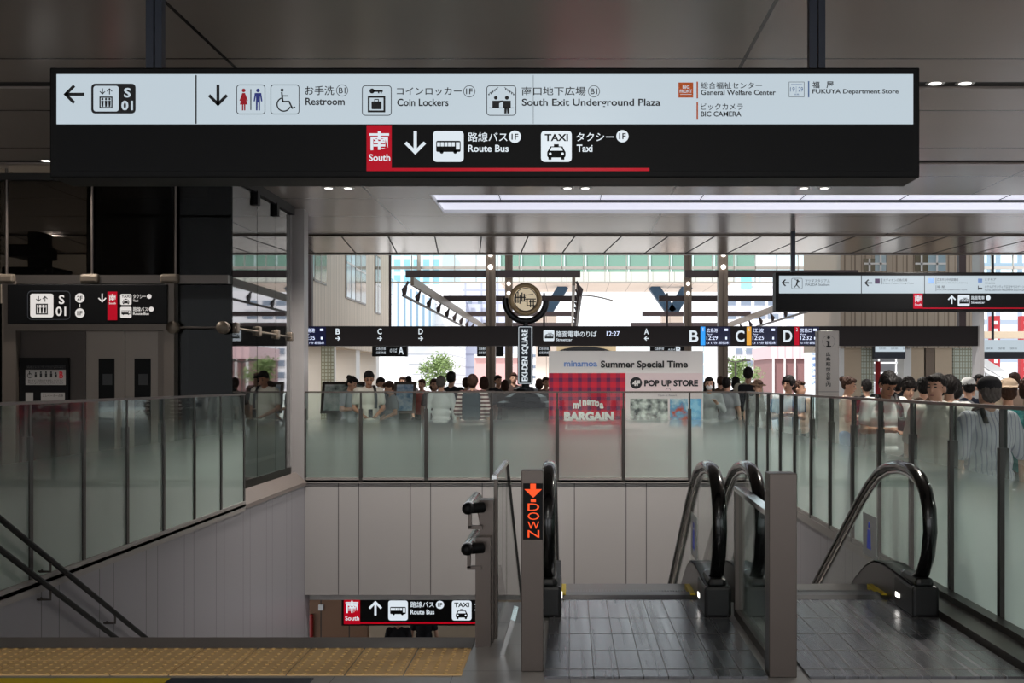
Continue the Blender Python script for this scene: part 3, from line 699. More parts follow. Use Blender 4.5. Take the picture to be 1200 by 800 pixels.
g.disc(302.4, 106, 2.2, M['blueink'], 12).poly([(298.6, 109), (297.2, 118.6), (298.8, 119), (300, 112), (300, 129.4), (301.8, 129.4), (302, 120), (302.8, 120), (303, 129.4), (304.8, 129.4), (304.8, 112), (306, 119), (307.6, 118.6), (306.2, 109)], M['blueink']); g.build('pictogram', t)
g = gg(); g.frame(317, 99, 351, 134, 4, .9, M['greyink'])
g.disc(330.6, 105.6, 1.9, I, 12).line(330.2, 108, 331.4, 119, 2, I).line(330.6, 112.4, 337.4, 112.4, 1.5, I).line(331, 119, 339, 119, 1.8, I).line(338.6, 118.4, 342.6, 127, 1.8, I).line(342, 127, 346, 125.4, 1.5, I)
g.ring(332.6, 122.4, 8.6, 1.5, I, 26, 20, 250); g.build('pictogram', t)
def circ(g, x, y, r, body, fg, bgm, filled):
    if filled: g.lay(1).disc(x, y, r, fg); g.lay(2).text(body, x - r * .55, y - r * .48, x + r * .55, y + r * .48, bgm, .02); g.lay(1)
    else: g.lay(1).ring(x, y, r, .7, fg); g.text(body, x - r * .55, y - r * .48, x + r * .55, y + r * .48, fg, .01)
g = gg(); g.text('お手洗', 357.4, 100.6, 391.6, 111.6, I).text('Restroom', 358, 114.6, 404, 123.2, I); circ(g, 401, 106, 7, 'B1', I, None, 0); g.build('lettering', t)
g = gg(); g.frame(424.2, 100, 459, 135.6, 4, .9, M['greyink'])
g.disc(436, 106.6, 3, I, 14).rect(437, 105.4, 448.6, 107.8, I).rect(443, 107.5, 444.6, 109.4, I).rect(446, 107.5, 447.6, 109.4, I)
g.frame(431, 112.4, 451.6, 131.6, .3, 2.2, I).rr(435.4, 118.8, 447.2, 128, 1, I).frame(438.6, 116, 444, 120, .5, 1, I); g.build('pictogram', t)
g = gg(); g.text('コインロッカー', 465, 102.4, 541, 111.6, I).text('Coin Lockers', 465.4, 115.6, 525.6, 124.4, I); circ(g, 550, 107, 7, '1F', I, None, 0); g.build('lettering', t)
g = gg(); g.frame(570, 100, 605, 135.6, 4, .9, M['greyink'])
for i in range(5):
    for sx, x0 in ((1, 573), (-1, 602)):
        x = x0 + sx * i * 2.3; y = 110 - i * 1.6 if True else 0
        g.poly([(x - 1, y), (x, y + 2.6), (x + 1, y)], I)
g.line(573, 109.6, 584, 102.2, .5, I).line(602, 109.6, 591, 102.2, .5, I)
g.disc(581, 114.6, 2.2, I, 12).poly([(577, 118), (577, 126), (585, 126), (585, 121), (590, 118.6), (589.4, 117.6), (584, 118)], I)
g.disc(594, 114.6, 2.3, I, 12).poly([(589.6, 118), (589.6, 126), (591, 126), (591, 133), (593.6, 133), (594, 127), (594.4, 133), (597, 133), (597, 126), (598.6, 126), (598.6, 118)], I).line(573, 126.4, 602, 126.4, .8, I); g.build('pictogram', t)
g = gg(); g.text('南口地下広場', 611.4, 101.6, 686.4, 111.8, I).text('South Exit Underground Plaza', 611.6, 115.6, 774, 126.6, I); circ(g, 696, 107, 7, 'B1', I, None, 0); g.build('lettering', t)
g = gg(); g.lay(1).rect(795, 96.6, 812.4, 114.4, M['orangeink']); g.lay(2).text('BIG', 800, 100, 808, 104, LW, .02).text('FRONT', 796.6, 105, 811, 109, LW, .02).rect(797, 110.4, 810.6, 110.9, LW); g.build('logo_tile', t)
g = gg(); g.rect(816.2, 95.6, 818, 115.4, M['orangeink']).text('総合福祉センター', 821, 96.2, 893, 104, I).text('General Welfare Center', 821.4, 105.2, 909, 111.4, I); g.build('lettering', t)
g = gg(); g.rect(816.2, 119.6, 818, 139.4, M['orangeink']).text('ビックカメラ', 821.4, 121, 870.4, 129, I).text('BIC CAMERA', 821.4, 130.4, 868.8, 136.6, I); g.build('lettering', t)
g = gg(); g.frame(924.4, 95.8, 942.6, 113.8, .4, .5, M['greyink']).text('19', 926, 102, 931.4, 107.4, M['paleblue'], 0).text('29', 935.6, 102, 941, 107.4, M['paleblue'], 0).rect(932.8, 101, 933.2, 108.6, M['paleblue']).text('福屋', 930.6, 109.6, 936.4, 111.6, M['paleblue'], 0).rect(927, 98.4, 940, 98.8, M['paleblue']); g.build('logo_tile', t)
g = gg(); g.rect(946.8, 95, 948.4, 114, M['paleblue']).text('福', 952, 95.4, 960.4, 103.4, I).text('屋', 968.4, 95.4, 977, 103.4, I).text('FUKUYA Department Store', 952, 104.4, 1053, 111.2, I); g.build('lettering', t)
# lower band
g = gg(); g.lay(1).rect(429.6, 146.6, 459, 200.4, M['litred']).rect(459, 196.8, 761, 200.4, M['litred']); g.lay(2).text('南', 433, 154, 456, 176, LM, .025).text('South', 432.4, 180.6, 457.4, 188.6, LM, .02); g.build('direction_tile', t)
gg().arrow(486.6, 167, 27, 'down', LM, 3.8).build('arrow', t)
g = gg(); bus_icon(g, 507.6, 153.4, 543.4, 189.6, BG, LM); g.build('pictogram', t)
g = gg(); circ(g, 603.4, 160.2, 7.2, '1F', LM, BG, 1); g.text('路線バス', 548.4, 155, 594.6, 166, LM).text('Route Bus', 548.6, 169.6, 596, 178, LM); g.build('lettering', t)
g = gg(); taxi_icon(g, 634, 153.4, 670, 189.6, BG, LM); g.build('pictogram', t)
g = gg(); circ(g, 729.4, 159.6, 7.2, '1F', LM, BG, 1); g.text('タクシー', 675.4, 155.4, 719.4, 165.4, LM).text('Taxi', 675.8, 169.4, 694.4, 178, LM); g.build('lettering', t)

# ------------------------------------------------------------------ hanging sign farther on
SY = 19.6
t = thing('hanging_sign', 'farther hanging guide sign above the crowd, white band with two arrows', 'sign', (PX(1076, SY), SY, PZ(364, SY)))
m = MB(); m.bbox(PX(909, SY), PX(1244, SY), SY, SY + .3, PZ(364.6, SY), PZ(319, SY), .01); m.build('housing', M['black'], t)
m = MB(); m.box(PX(913, SY), PX(1241, SY), SY - .004, SY + .01, PZ(343.6, SY), PZ(323, SY)); m.build('white_band', M['litwhite'], t)
m = MB(); m.box(PX(913, SY), PX(1241, SY), SY - .004, SY + .01, PZ(362.4, SY), PZ(343.8, SY)); m.build('black_band', M['blackgloss'], t)
for x in (931, 1222):
    m = MB(); m.box(PX(x - 2.5, SY), PX(x + 2.5, SY), SY + .1, SY + .17, PZ(319.2, SY), CEIL + .01); m.build('hanger', M['navy'], t)
Yf = SY - .004
def gg(): return G2(Yf, .003)
g = gg(); [g.rect(x, 323, x + .8, 343.6, I) for x in (1009, 1083)]; g.build('panel_joint', t)
gg().arrow(920.4, 331.2, 9, 'left', I, 1.5).build('arrow', t); gg().arrow(1017.6, 331.4, 9, 'left', I, 1.5).build('arrow', t)
g = gg(); g.frame(927.4, 325.8, 940.4, 338.4, 1.6, .5, I).disc(934.6, 328.4, 1.2, I, 10).line(934.4, 329.6, 933.4, 334, 1.7, I).line(933.4, 333.6, 930.4, 337, 1, I).line(933.6, 333.6, 936.6, 337, 1, I).line(934, 330.4, 937, 329.4, .9, I).line(937, 330, 931, 327, .6, I); g.build('pictogram', t)
g = gg(); g.text('マツダスタジアム', 943.4, 327, 972.4, 330.8, I, 0).text('MAZDA Stadium', 943.6, 332, 972, 334.8, I, 0); g.build('lettering', t)
g = gg(); g.rect(1025.2, 326.4, 1031, 332.4, mat('plum sign ink', rgb(70, 52, 84), .5)).rect(1033.4, 326.2, 1033.9, 333, I).text('エディオン広島広場', 1035, 326.4, 1063, 329.6, I, 0).text('Edion Peace Wing Plaza', 1035, 331, 1070.6, 333, I, 0); g.build('lettering', t)
g = gg(); g.rect(1088, 326, 1094, 332, M['paleblue']).rect(1096.6, 325.6, 1097.1, 333, I).text('広島市立中央図書館', 1098, 326, 1123, 329.2, I, 0).text('Hiroshima City Central Library', 1098, 330.4, 1134, 332.4, I, 0); g.build('lettering', t)
g = gg(); g.rect(1096.6, 334.2, 1097.1, 341, I).text('福 屋', 1098, 334.4, 1107, 337.4, I, 0).text('FUKUYA Department Store', 1098, 338.6, 1133, 340.6, I, 0); g.build('lettering', t)
g = gg(); g.rect(1146, 326.4, 1151, 331, M['paleblue']).text('ミナモア', 1154, 326, 1167, 329, I, 0).text('minamoa', 1154, 330.4, 1166, 332.4, I, 0); g.build('lettering', t)
g = gg(); g.rect(1146, 337, 1151, 339, I).rect(1146, 334.6, 1146.8, 339.6, I).text('ホテルグランヴィア広島サウスゲート', 1154, 334.2, 1200, 337.6, I, 0).text('HOTEL GRANVIA HIROSHIMA SOUTH GATE', 1154, 338.6, 1203, 340.8, I, 0); g.build('lettering', t)
g = gg(); g.lay(1).rect(1070.2, 343.8, 1081.2, 361.6, M['litred']).rect(1081, 360.4, 1241, 361.8, M['litred']); g.lay(2).text('南', 1071.6, 345.8, 1080, 354, LM, .02).text('South', 1071.8, 355.4, 1079.8, 358.4, LM, .01); g.build('direction_tile', t)
gg().arrow(1115.4, 351, 10, 'up', LM, 1.6).build('arrow', t)
g = gg(); tram_icon(g, 1122.4, 345.4, 1136.2, 358.8, BG, LM); g.build('pictogram', t)
g = gg(); g.text('路面電車', 1138, 346.6, 1153.6, 351, LM, .01).text('Streetcar', 1138, 352.8, 1154, 355.6, LM, .01).disc(1158, 348.8, 2.8, LM); g.build('lettering', t)

# sign of the lower concourse
SY = 18.2
t = thing('hanging_sign', 'bus and taxi sign with red tile hanging over the lower concourse', 'sign', (PX(490, SY), SY, PZ(733, SY)))
m = MB(); m.bbox(PX(400, SY), PX(620, SY), SY, SY + .25, PZ(733, SY), PZ(697, SY), .01); m.build('housing', M['black'], t)
for x in (450, 580):
    m = MB(); m.box(PX(x, SY), PX(x + 4, SY), SY + .08, SY + .14, PZ(697, SY), -1.655); m.build('hanger', M['navy'], t)
Yf = SY - .002
g = gg(); g.lay(1).rect(403, 699, 422, 731, M['litred']).rect(422, 728.6, 616, 730.6, M['litred']); g.lay(2).text('南', 405, 703.6, 420, 718, LM, .02).text('South', 404.6, 721.4, 421, 726.6, LM, .015); g.build('direction_tile', t)
gg().arrow(440, 712.4, 16.6, 'up', LM, 2.6).build('arrow', t)
g = gg(); bus_icon(g, 455, 703.4, 478, 726.6, BG, LM); g.build('pictogram', t)
g = gg(); circ(g, 515.6, 708.4, 4.8, '1F', LM, BG, 1); g.text('路線バス', 481, 704.6, 508.6, 711.6, LM).text('Route Bus', 481, 714, 509, 719.6, LM); g.build('lettering', t)
g = gg(); taxi_icon(g, 529.6, 703.4, 552.6, 726.6, BG, LM); g.build('pictogram', t)
g = gg(); circ(g, 592, 708.4, 4.8, '1F', LM, BG, 1); g.text('タクシー', 556, 704.6, 584, 711.6, LM).text('Taxi', 556, 714, 569, 719.6, LM); g.build('lettering', t)
t = tag(MB().bbox(PX(362, 20.4), PX(366, 20.4), 20.42, 20.5, PZ(748, 20.4), PZ(720, 20.4), .02).build('fire_box', mat('red enamel', rgb(150, 24, 24), .4)), 'small red fire box on the brown timber panel of the lower concourse', 'fire box')
t = tag(MB().bbox(PX(372, 20.4), PX(378, 20.4), 20.46, 20.5, PZ(716, 20.4), PZ(709, 20.4), .01).build('wall_switch', M['white']), 'small white plate on the brown timber panel of the lower concourse', 'switch plate')

# ------------------------------------------------------------------ ceiling downlights and added fill lights
def downlight(x, Y, z, label, first=[None]):
    if first[0] is None:
        t = thing('downlight', label, 'ceiling lamp', (x, Y, z), None)
        m = MB(); m.lathe((x, Y, z), [(.052, -.004), (.075, -.006), (.085, 0), (.052, .0)], 24); m.build('trim_ring', M['white'], t)
        m = MB(); m.lathe((x, Y, z - .004), [(0, 0), (.053, 0)], 24); m.build('lens', M['lampglow'], t)
        first[0] = t
    else: t = copy_thing(first[0], (x, Y, z), label)
    l = bpy.data.lights.new('downlight_beam', 'SPOT'); l.energy = LAMP * 12; l.spot_size = math.radians(130); l.spot_blend = .7; l.shadow_soft_size = .06; l.color = (1, .94, .86)
    o = bpy.data.objects.new('downlight_beam', l); COL.objects.link(o); o.location = (x, Y, z - .03)
    return t
for px, nm in ((385, 'first'), (408, 'second'), (665, 'third'), (686, 'fourth'), (942, 'fifth'), (966, 'sixth')):
    downlight(PX(px, 15.3), 15.3, CEIL, 'round downlight, %s along the row in front of the luminous ceiling recess' % nm)
for px, nm in ((1096, 'inner'), (1131, 'outer')):
    downlight(PX(px, 9.99), 9.99, CEIL + .018, 'recessed downlight in the dark ceiling slot past the sign end, %s of the pair' % nm)
downlight(PX(54, 13.49), 13.49, CEIL + .018, 'recessed downlight in the dark ceiling slot above the lift shaft')
for (x, Y) in ((0, 1), (8, 6), (8, 12), (-8, -4), (8, -4), (0, -4), (6, 19), (-9, 20), (10, 16)):  # added fill lights without fixtures, to brighten the hall
    l = bpy.data.lights.new('hall_fill', 'AREA'); l.energy = LAMP * 3; l.shape = 'DISK'; l.size = .3; l.color = (1, .95, .88)
    o = bpy.data.objects.new('hall_fill', l); COL.objects.link(o); o.location = (x, Y, CEIL - .01)
for x in (-4, 0, 4):
    for Y in (12, 19, 23):
        l = bpy.data.lights.new('lower_lamp', 'AREA'); l.energy = LOWER_LAMP * .3; l.size = .4; l.color = (1, .9, .78)
        o = bpy.data.objects.new('lower_lamp', l); COL.objects.link(o); o.location = (x, Y, -1.7 if Y > 17 else -.45)
        if Y < 17: bpy.data.objects.remove(o)

# ------------------------------------------------------------------ things beyond the well
# poster wall
PY = 18.3
t = thing('poster_wall', 'wide pale poster wall with red tartan half behind the far glass railing', 'poster wall', (PX(733, PY), PY, 0))
def tartan():
    m, nt, b = new_mat('red tartan print'); N = nt.nodes; tc = N.new('ShaderNodeTexCoord'); sx = N.new('ShaderNodeSeparateXYZ'); L(nt, tc.outputs['Object'], sx.inputs[0])
    fs = []
    for ax in (0, 2):
        md = N.new('ShaderNodeMath'); md.operation = 'FLOORED_MODULO'; md.inputs[1].default_value = .15; L(nt, sx.outputs[ax], md.inputs[0])
        lt = N.new('ShaderNodeMath'); lt.operation = 'LESS_THAN'; lt.inputs[1].default_value = .06; L(nt, md.outputs[0], lt.inputs[0]); fs.append(lt.outputs[0])
    ad = N.new('ShaderNodeMath'); ad.operation = 'ADD'; L(nt, fs[0], ad.inputs[0]); L(nt, fs[1], ad.inputs[1])
    ml = N.new('ShaderNodeMath'); ml.operation = 'MULTIPLY'; ml.inputs[1].default_value = .42; L(nt, ad.outputs[0], ml.inputs[0])
    mx = N.new('ShaderNodeMix'); mx.data_type = 'RGBA'; L(nt, ml.outputs[0], mx.inputs[0]); mx.inputs[6].default_value = (*rgb(205, 22, 52), 1); mx.inputs[7].default_value = (*rgb(52, 22, 74), 1)
    L(nt, mx.outputs[2], b.inputs['Base Color']); b.inputs['Roughness'].default_value = .5
    return m
def photo_mat(name, c1, c2, c3, sc):
    m, nt, b = new_mat(name); N = nt.nodes; tc = N.new('ShaderNodeTexCoord'); n = N.new('ShaderNodeTexNoise'); n.inputs['Scale'].default_value = sc; n.inputs['Detail'].default_value = 5
    L(nt, tc.outputs['Object'], n.inputs['Vector']); r = N.new('ShaderNodeValToRGB'); e = r.color_ramp.elements
    e[0].position = .35; e[0].color = (*c1, 1); e[1].position = .65; e[1].color = (*c3, 1); q = e.new(.5); q.color = (*c2, 1)
    L(nt, n.outputs['Fac'], r.inputs[0]); L(nt, r.outputs[0], b.inputs['Base Color']); b.inputs['Roughness'].default_value = .5
    return m
PW = mat('poster paper', rgb(226, 222, 220), .5); PK = mat('pale pink poster paper', rgb(224, 204, 206), .5)
m = MB(); m.box(PX(643, PY), PX(824, PY), PY, PY + .12, .0, PZ(411, PY)); m.build('board', PW, t)
YP = PY - .002
m = MB(); m.box(PX(643, PY), PX(733, PY), YP - .002, PY, .05, PZ(437, PY)); m.build('tartan_print', tartan(), t)
m = MB(); m.box(PX(733, PY), PX(823, PY), YP - .002, PY, .05, PZ(437, PY)); m.build('pink_print', PK, t)
YP -= .003
g = G2(YP, .003); g.text('minamoa', 661, 422.6, 700, 429.4, M['paleblue'], .03).text('Summer Special Time', 704, 422.4, 806, 433, M['ink'], .03); g.build('lettering', t)
g = G2(YP, .003); g.lay(1).disc(745.4, 448.6, 7, M['ink']).text('POP UP STORE', 755, 445, 818, 452.6, M['ink'], .04); g.lay(2).text('4F', 741, 445.4, 750, 452, PW, .05); g.lay(1).ring(783, 457.4, 3, .5, M['greyink'], 12, 180, 360).text('Open at Resort', 771, 462, 793, 464.8, M['greyink'], 0); g.build('lettering', t)
g = G2(YP, .003)
for i, ch in enumerate('minamoa'):
    a = (i - 3) / 3; x = 690 + a * 15; y = 473 + a * a * 4
    g.text(ch, x - (3.4 if ch == 'm' else 2.3 if ch != 'i' else .8), y - 5 - (1.8 if ch == 'i' else 0), x + (3.4 if ch == 'm' else 2.3 if ch != 'i' else .8), y + 1.5, PW, .05)
g.text('BARGAIN', 661, 482, 719, 493.4, PW, .06).text('7.3 Thu START', 661, 498, 719, 504, PW, .03); g.build('lettering', t)
m = MB(); m.box(PX(738.4, PY), PX(782.6, PY), YP - .003, YP + .004, PZ(495, PY), PZ(467, PY)); m.build('picture', photo_mat('black and white holiday picture', rgb(40, 44, 44), rgb(150, 150, 146), rgb(222, 220, 214), 9), t)
m = MB(); m.box(PX(785, PY), PX(806, PY), YP - .003, YP + .004, PZ(500, PY), PZ(467, PY)); m.build('picture', photo_mat('beach holiday picture', rgb(190, 70, 40), rgb(92, 150, 190), rgb(190, 205, 215), 7), t)
m = MB(); m.box(PX(808, PY), PX(822, PY), YP - .003, YP + .004, PZ(500, PY), PZ(467, PY)); m.build('picture', photo_mat('blue sea picture', rgb(60, 140, 200), rgb(90, 165, 215), rgb(150, 200, 230), 5), t)

# round emblem on its post
KY = 20.6
t = thing('emblem_post', 'round brass emblem on a forked bracket above a dark upright name plate', 'monument', (PX(616, KY), KY, 0))
cx_, cz = PX(616, KY), PZ(351, KY); rr_ = 19 * KY / F
k = KY / F
m = MB(); m.lathe((cx_, KY, cz), [(0, -.13), (14.2 * k, -.13), (14.4 * k, -.15), (18.6 * k, -.15), (19 * k, -.12), (19 * k, .12), (18.6 * k, .15), (14.4 * k, .15), (14.2 * k, .13), (0, .13)], 48, axis='y'); m.build('rim', M['brass'], t)
m = MB(); m.lathe((cx_, KY, cz), [(0, -.134), (13.9 * k, -.134)], 40, axis='y', smooth=False); d = m.build('dial', M['cream_dial'], t)
g = G2(KY - .135, .003); g.ring(616, 351, 13.8, .9, M['iron'], 40)
for x0, x1, y0, y1 in ((604, 605.4, 344, 355), (606.4, 607.6, 342, 355), (608.6, 610, 345, 356), (603, 616, 347.6, 349), (611, 612.4, 342.6, 352), (613.6, 615, 344, 352), (603, 617, 352, 353.2), (615, 628, 349.6, 350.8), (617, 618.4, 350, 359), (620, 628, 353, 354), (621, 622.4, 351, 360), (624.4, 625.8, 351, 361), (618, 628.6, 357.4, 358.6)): g.rect(x0, y0, x1, y1, M['iron'])
g.line(615, 346, 625, 344.4, .8, M['iron']); g.build('monogram', d)
m = MB(); pts = [(cx_ + 24 * k * math.cos(math.radians(a)), KY, cz - .02 + 24 * k * math.sin(math.radians(a))) for a in range(172, 370, 9)]; m.tube(pts, .055, 10); m.build('fork_bracket', M['iron'], t)
m = MB(); m.tube([(cx_, KY, cz - 23 * k), (cx_, KY, PZ(382, KY))], .05, 12); m.tube([(cx_, KY, PZ(450, KY)), (cx_, KY, PZ(456, KY))], .07, 12); m.build('stem', M['iron'], t)
m = MB(); m.bbox(PX(606.6, KY), PX(624.4, KY), KY - .09, KY + .09, PZ(450.5, KY), PZ(381.5, KY), .02); p_ = m.build('name_plate', M['navy'], t)
g = G2(KY - .0905, .003); g.frame(607.6, 382.6, 623.4, 449.4, 1.6, .6, M['litmark']).text('EKI-DEN SQUARE', 611.4, 385.6, 619.6, 446.4, M['litmark'], .03, rot=90); g.build('lettering', p_)
m = MB(); m.lathe((cx_, KY, PZ(478, KY)), [(0, .02), (34 * k, .02), (34 * k, .1), (26 * k, .13), (24 * k, .2), (15 * k, .27), (14 * k, .34), (8 * k, .38), (0, .38)], 8, smooth=False); m.build('pedestal', M['iron'], t)
m = MB(); m.lathe((cx_, KY, 0), [(32 * k, 0), (32 * k, .1), (28 * k, .12), (28 * k, PZ(478, KY)), (0, PZ(478, KY))], 8, smooth=False); m.build('plinth', mat('grey plinth stone', rgb(120, 118, 112), .6), t)

# information pillar
IY = 13.4
t = thing('information_pillar', 'slim silver information pillar with vertical black lettering beside the railing', 'pillar sign', (PX(971, IY), IY, 0))
m = MB(); m.bbox(PX(958.5, IY), PX(983.5, IY), IY, IY + .16, 0, PZ(387, IY), .01); m.build('body', mat('silver pillar sheet', rgb(150, 144, 140), .35, .6), t)
g = G2(IY - .0005, .003); g.disc(971, 395.4, 1.7, M['ink'], 14).rect(969.6, 399.4, 972.2, 406, M['ink']).rect(968.4, 399.2, 971, 400.6, M['ink']).rect(968.2, 405, 974, 406.6, M['ink'])
for i, ch in enumerate('広島駅総合案内'): g.text(ch, 967.8, 412.4 + 5.9 * i, 973.4, 417.4 + 5.9 * i, M['ink'], .02)
g.rect(959, 458.6, 983, 459.2, M['greyink']); g.ring(971, 400, 7.4, .3, M['greyink'], 26); g.build('lettering', t)

# long departure board
BY = 26.5
t = thing('departure_board', 'long black tram stop board with lettered stops and lit departure screens', 'sign', (PX(750, BY), BY, PZ(404, BY)))
m = MB(); m.box(PX(340, BY), PX(1148, BY), BY, BY + .4, PZ(405, BY), PZ(382, BY)); m.build('housing', mat('dark sign housing', rgb(20, 16, 17), .55, spec=.2), t)
Yf = BY - .001
def gg(): return G2(Yf, .004)
for x, ch, dr, lab in ((396, 'B', 'right', 0), (445, 'C', 'right', 0), (493, 'D', 'right', 0), (757.6, 'A', 'left', 0)):
    g = gg(); g.text(ch, x - 2.6, 384.8, x + 2.6, 391.6, LM, .02); g.arrow(x, 396.4, 5.6, dr, LM, 1.1); g.build('lettering', t)
g = gg(); tram_icon(g, 636.8, 386.6, 649.6, 399.4, BG, LM); g.lay(1).text('路面電車のりば', 651.4, 387.6, 699.4, 394.8, LM, .02).text('Streetcar', 651.6, 396.2, 670.6, 399.4, LM, .01); g.build('lettering', t)
g = gg(); g.text('12:27', 711, 388, 726, 393.6, M['led_white'], .0); g.build('clock_display', t)
def screen(x0, x1, name, time, stop, colr):
    g = gg(); g.rect(x0, 382.6, x1, 404.4, M['screen']); 
    g.lay(2).text(name, x0 + 1, 384.6, x0 + 14, 389.4, M['led_white'], 0).text('for', x0 + 1, 390.6, x0 + 8, 392.4, M['led_white'], 0).text(time, x0 + 1, 393.4, x0 + 14, 398, M['led_white'], 0).text('13 17分 超低床', x0 + 1, 399.8, x1 - 2, 403, M['led_white'], 0).rect(x1 - 7, 385, x1 - 3, 387.6, M['led_white']).rect(x1 - 6, 394.6, x1 - 4, 397.6, M['led_white'])
    if colr: g.lay(1).rect(x0 - 6, 382.6, x0 - .6, 404.4, colr); g.lay(2).text(stop[1], x0 - 4, 384, x0 - 2.4, 388, LM, 0)
    g.build('screen', t)
    if stop[0]: g = gg(); g.text(stop[0], x0 - 19, 387, x0 - 8.6, 400.6, LM, .02); g.build('lettering', t)
screen(355, 382, '広島港', '12:35', ('', ''), None)
screen(827, 856, '広島港', '12:29', ('B', '5'), M['led_blue']); screen(881, 911, '江波', '12:25', ('C', '6'), M['led_amber']); screen(937, 960, '宮島口', '12:32', ('D', '2'), M['led_red'] if 'led_red' in M else M['litred'])
for x in (-6, 9): 
    m = MB(); m.box(x - .08, x + .08, BY + .1, BY + .25, PZ(382, BY), 9.2); m.build('hanger', M['gantry'], t)

# hall end frame: jamb where the board meets the right-hand wing
m = MB(); m.box(PX(1148, 26.4), PX(1153.5, 26.4), 26.4, 26.9, 0, 9.2); struct(m.build('column_jamb', M['column']))

# tram platform canopies: frames of brown steel on slim posts, with overhead rails
def canopy(xa, xb, xc, label, nrow, sides):
    t = thing('platform_canopy', label, 'canopy frame', (xc, 28, 0))
    rows = [28 + 8.3 * i for i in range(nrow)]
    for Y in rows:
        m = MB(); m.box(xa, xb, Y, Y + .16, 4.02, 4.19); m.build('cross_beam', M['gantry'], t)
        if Y > 37: continue
        m = MB(); m.box(xc - .115, xc - .03, Y - .12, Y + .12, 0, 6.2); m.box(xc + .03, xc + .115, Y - .12, Y + .12, 0, 6.2); m.box(xc - .03, xc + .03, Y - .06, Y + .06, 0, 6.2)
        p = m.build('post', M['pillar'], t)
        for z in (4.25, 4.55):
            m = MB(); m.ball((xc, Y - .16, z), .06); m.build('lamp', M['lampglow'], p)
    for x, sg in sides:
        m = MB(); m.box(x + sg * .12, x + sg * .2, 28, rows[-1] + 1, 3.82, 4.02); m.build('side_beam', M['pillar'], t)
        m = MB(); m.tube([(x, 27.6, 3.55), (x, rows[-1] + 1, 3.55)], .035, 8); r = m.build('overhead_rail', M['gantry'], t)
        for i in range(3 * nrow):
            y = 27.8 + 2.4 * i
            if y < rows[-1] + 1: m = MB(); m.tube([(x, y, 3.55), (x, y, 3.7), (x + sg * .05, y, 3.8), (x + sg * .1, y, 3.9)], [.035, .07, .03, .03], 8); m.build('hanger', M['gantry'], r)
    return t
canopy(-3.97, .25, -1.91, 'brown steel platform canopy frame behind the emblem post', 5, ((-3.97, 1), (.25, -1)))
canopy(2.78, 6.95, 3.68, 'brown steel platform canopy frame behind the poster wall', 5, ((6.95, -1),))
# stop boards under the canopies
for x0, x1, Y, tx, lab in ((436, 477, 30, 'A', 'black stop board with a white letter under the long departure board'), (559, 590, 34, '', 'small black stop board beside the canopy post'), (630, 645, 34, '', 'small black stop board beside the emblem plate'), (762, 802, 34, 'B', 'black stop board above the poster wall')):
    t = thing('stop_board', lab, 'sign', (PX((x0 + x1) / 2, Y), Y, 2.2))
    m = MB(); m.box(PX(x0, Y), PX(x1, Y), Y, Y + .2, PZ(417.4, Y), PZ(403, Y)); m.build('housing', M['black'], t)
    g = G2(Y, .005)
    if tx: g.text(tx, x1 - 10, 406, x1 - 4, 415, LM, .02)
    a = x0 + 2 if x1 - x0 < 35 else x0 + 5
    for i in range(2): g.text('広島港方面', a, 407 + 4.6 * i, a + 11, 410 + 4.6 * i, LM, 0)
    if tx: g.text('のりば', a + 16, 408, a + 24, 413, LM, 0)
    g.build('lettering', t)
    m = MB(); m.box(PX((x0 + x1) / 2, Y) - .03, PX((x0 + x1) / 2, Y) + .03, Y + .06, Y + .12, PZ(404, Y), 4.1 if Y != 30 else 9.2); m.build('hanger', M['gantry'], t)

# route map boards behind the far railing
for x0, x1, mm, lab in ((378, 428, photo_mat('green and white route map', rgb(44, 60, 58), rgb(190, 205, 200), rgb(238, 240, 238), 5), 'slanted route map board in a grey frame, patchy green and white'), (462, 488, photo_mat('blue lit route screen', rgb(120, 160, 200), rgb(200, 220, 238), rgb(240, 244, 248), 8), 'slanted bluish lit map board in a grey frame')):
    Y = 20.4; t = thing('map_board', lab, 'map board', (PX((x0 + x1) / 2, Y), Y, 0))
    z0, z1 = PZ(484, Y), PZ(447, Y); a, b = PX(x0, Y), PX(x1, Y)
    m = MB(); m.prism([(Y - .2, z0), (Y, z1), (Y + .06, z1), (Y - .14, z0)], a, b); m.build('frame', M['steel'], t)
    m = MB(); m.prism([(Y - .195, z0 + .05), (Y - .02, z1 - .05), (Y - .01, z1 - .05), (Y - .185, z0 + .05)], a + .05, b - .05); m.build('map_print', mm, t)
    m = MB(); m.box(a + .1, b - .1, Y - .16, Y + .1, 0, z0 + .02); m.build('stand', M['steel_dk'], t)

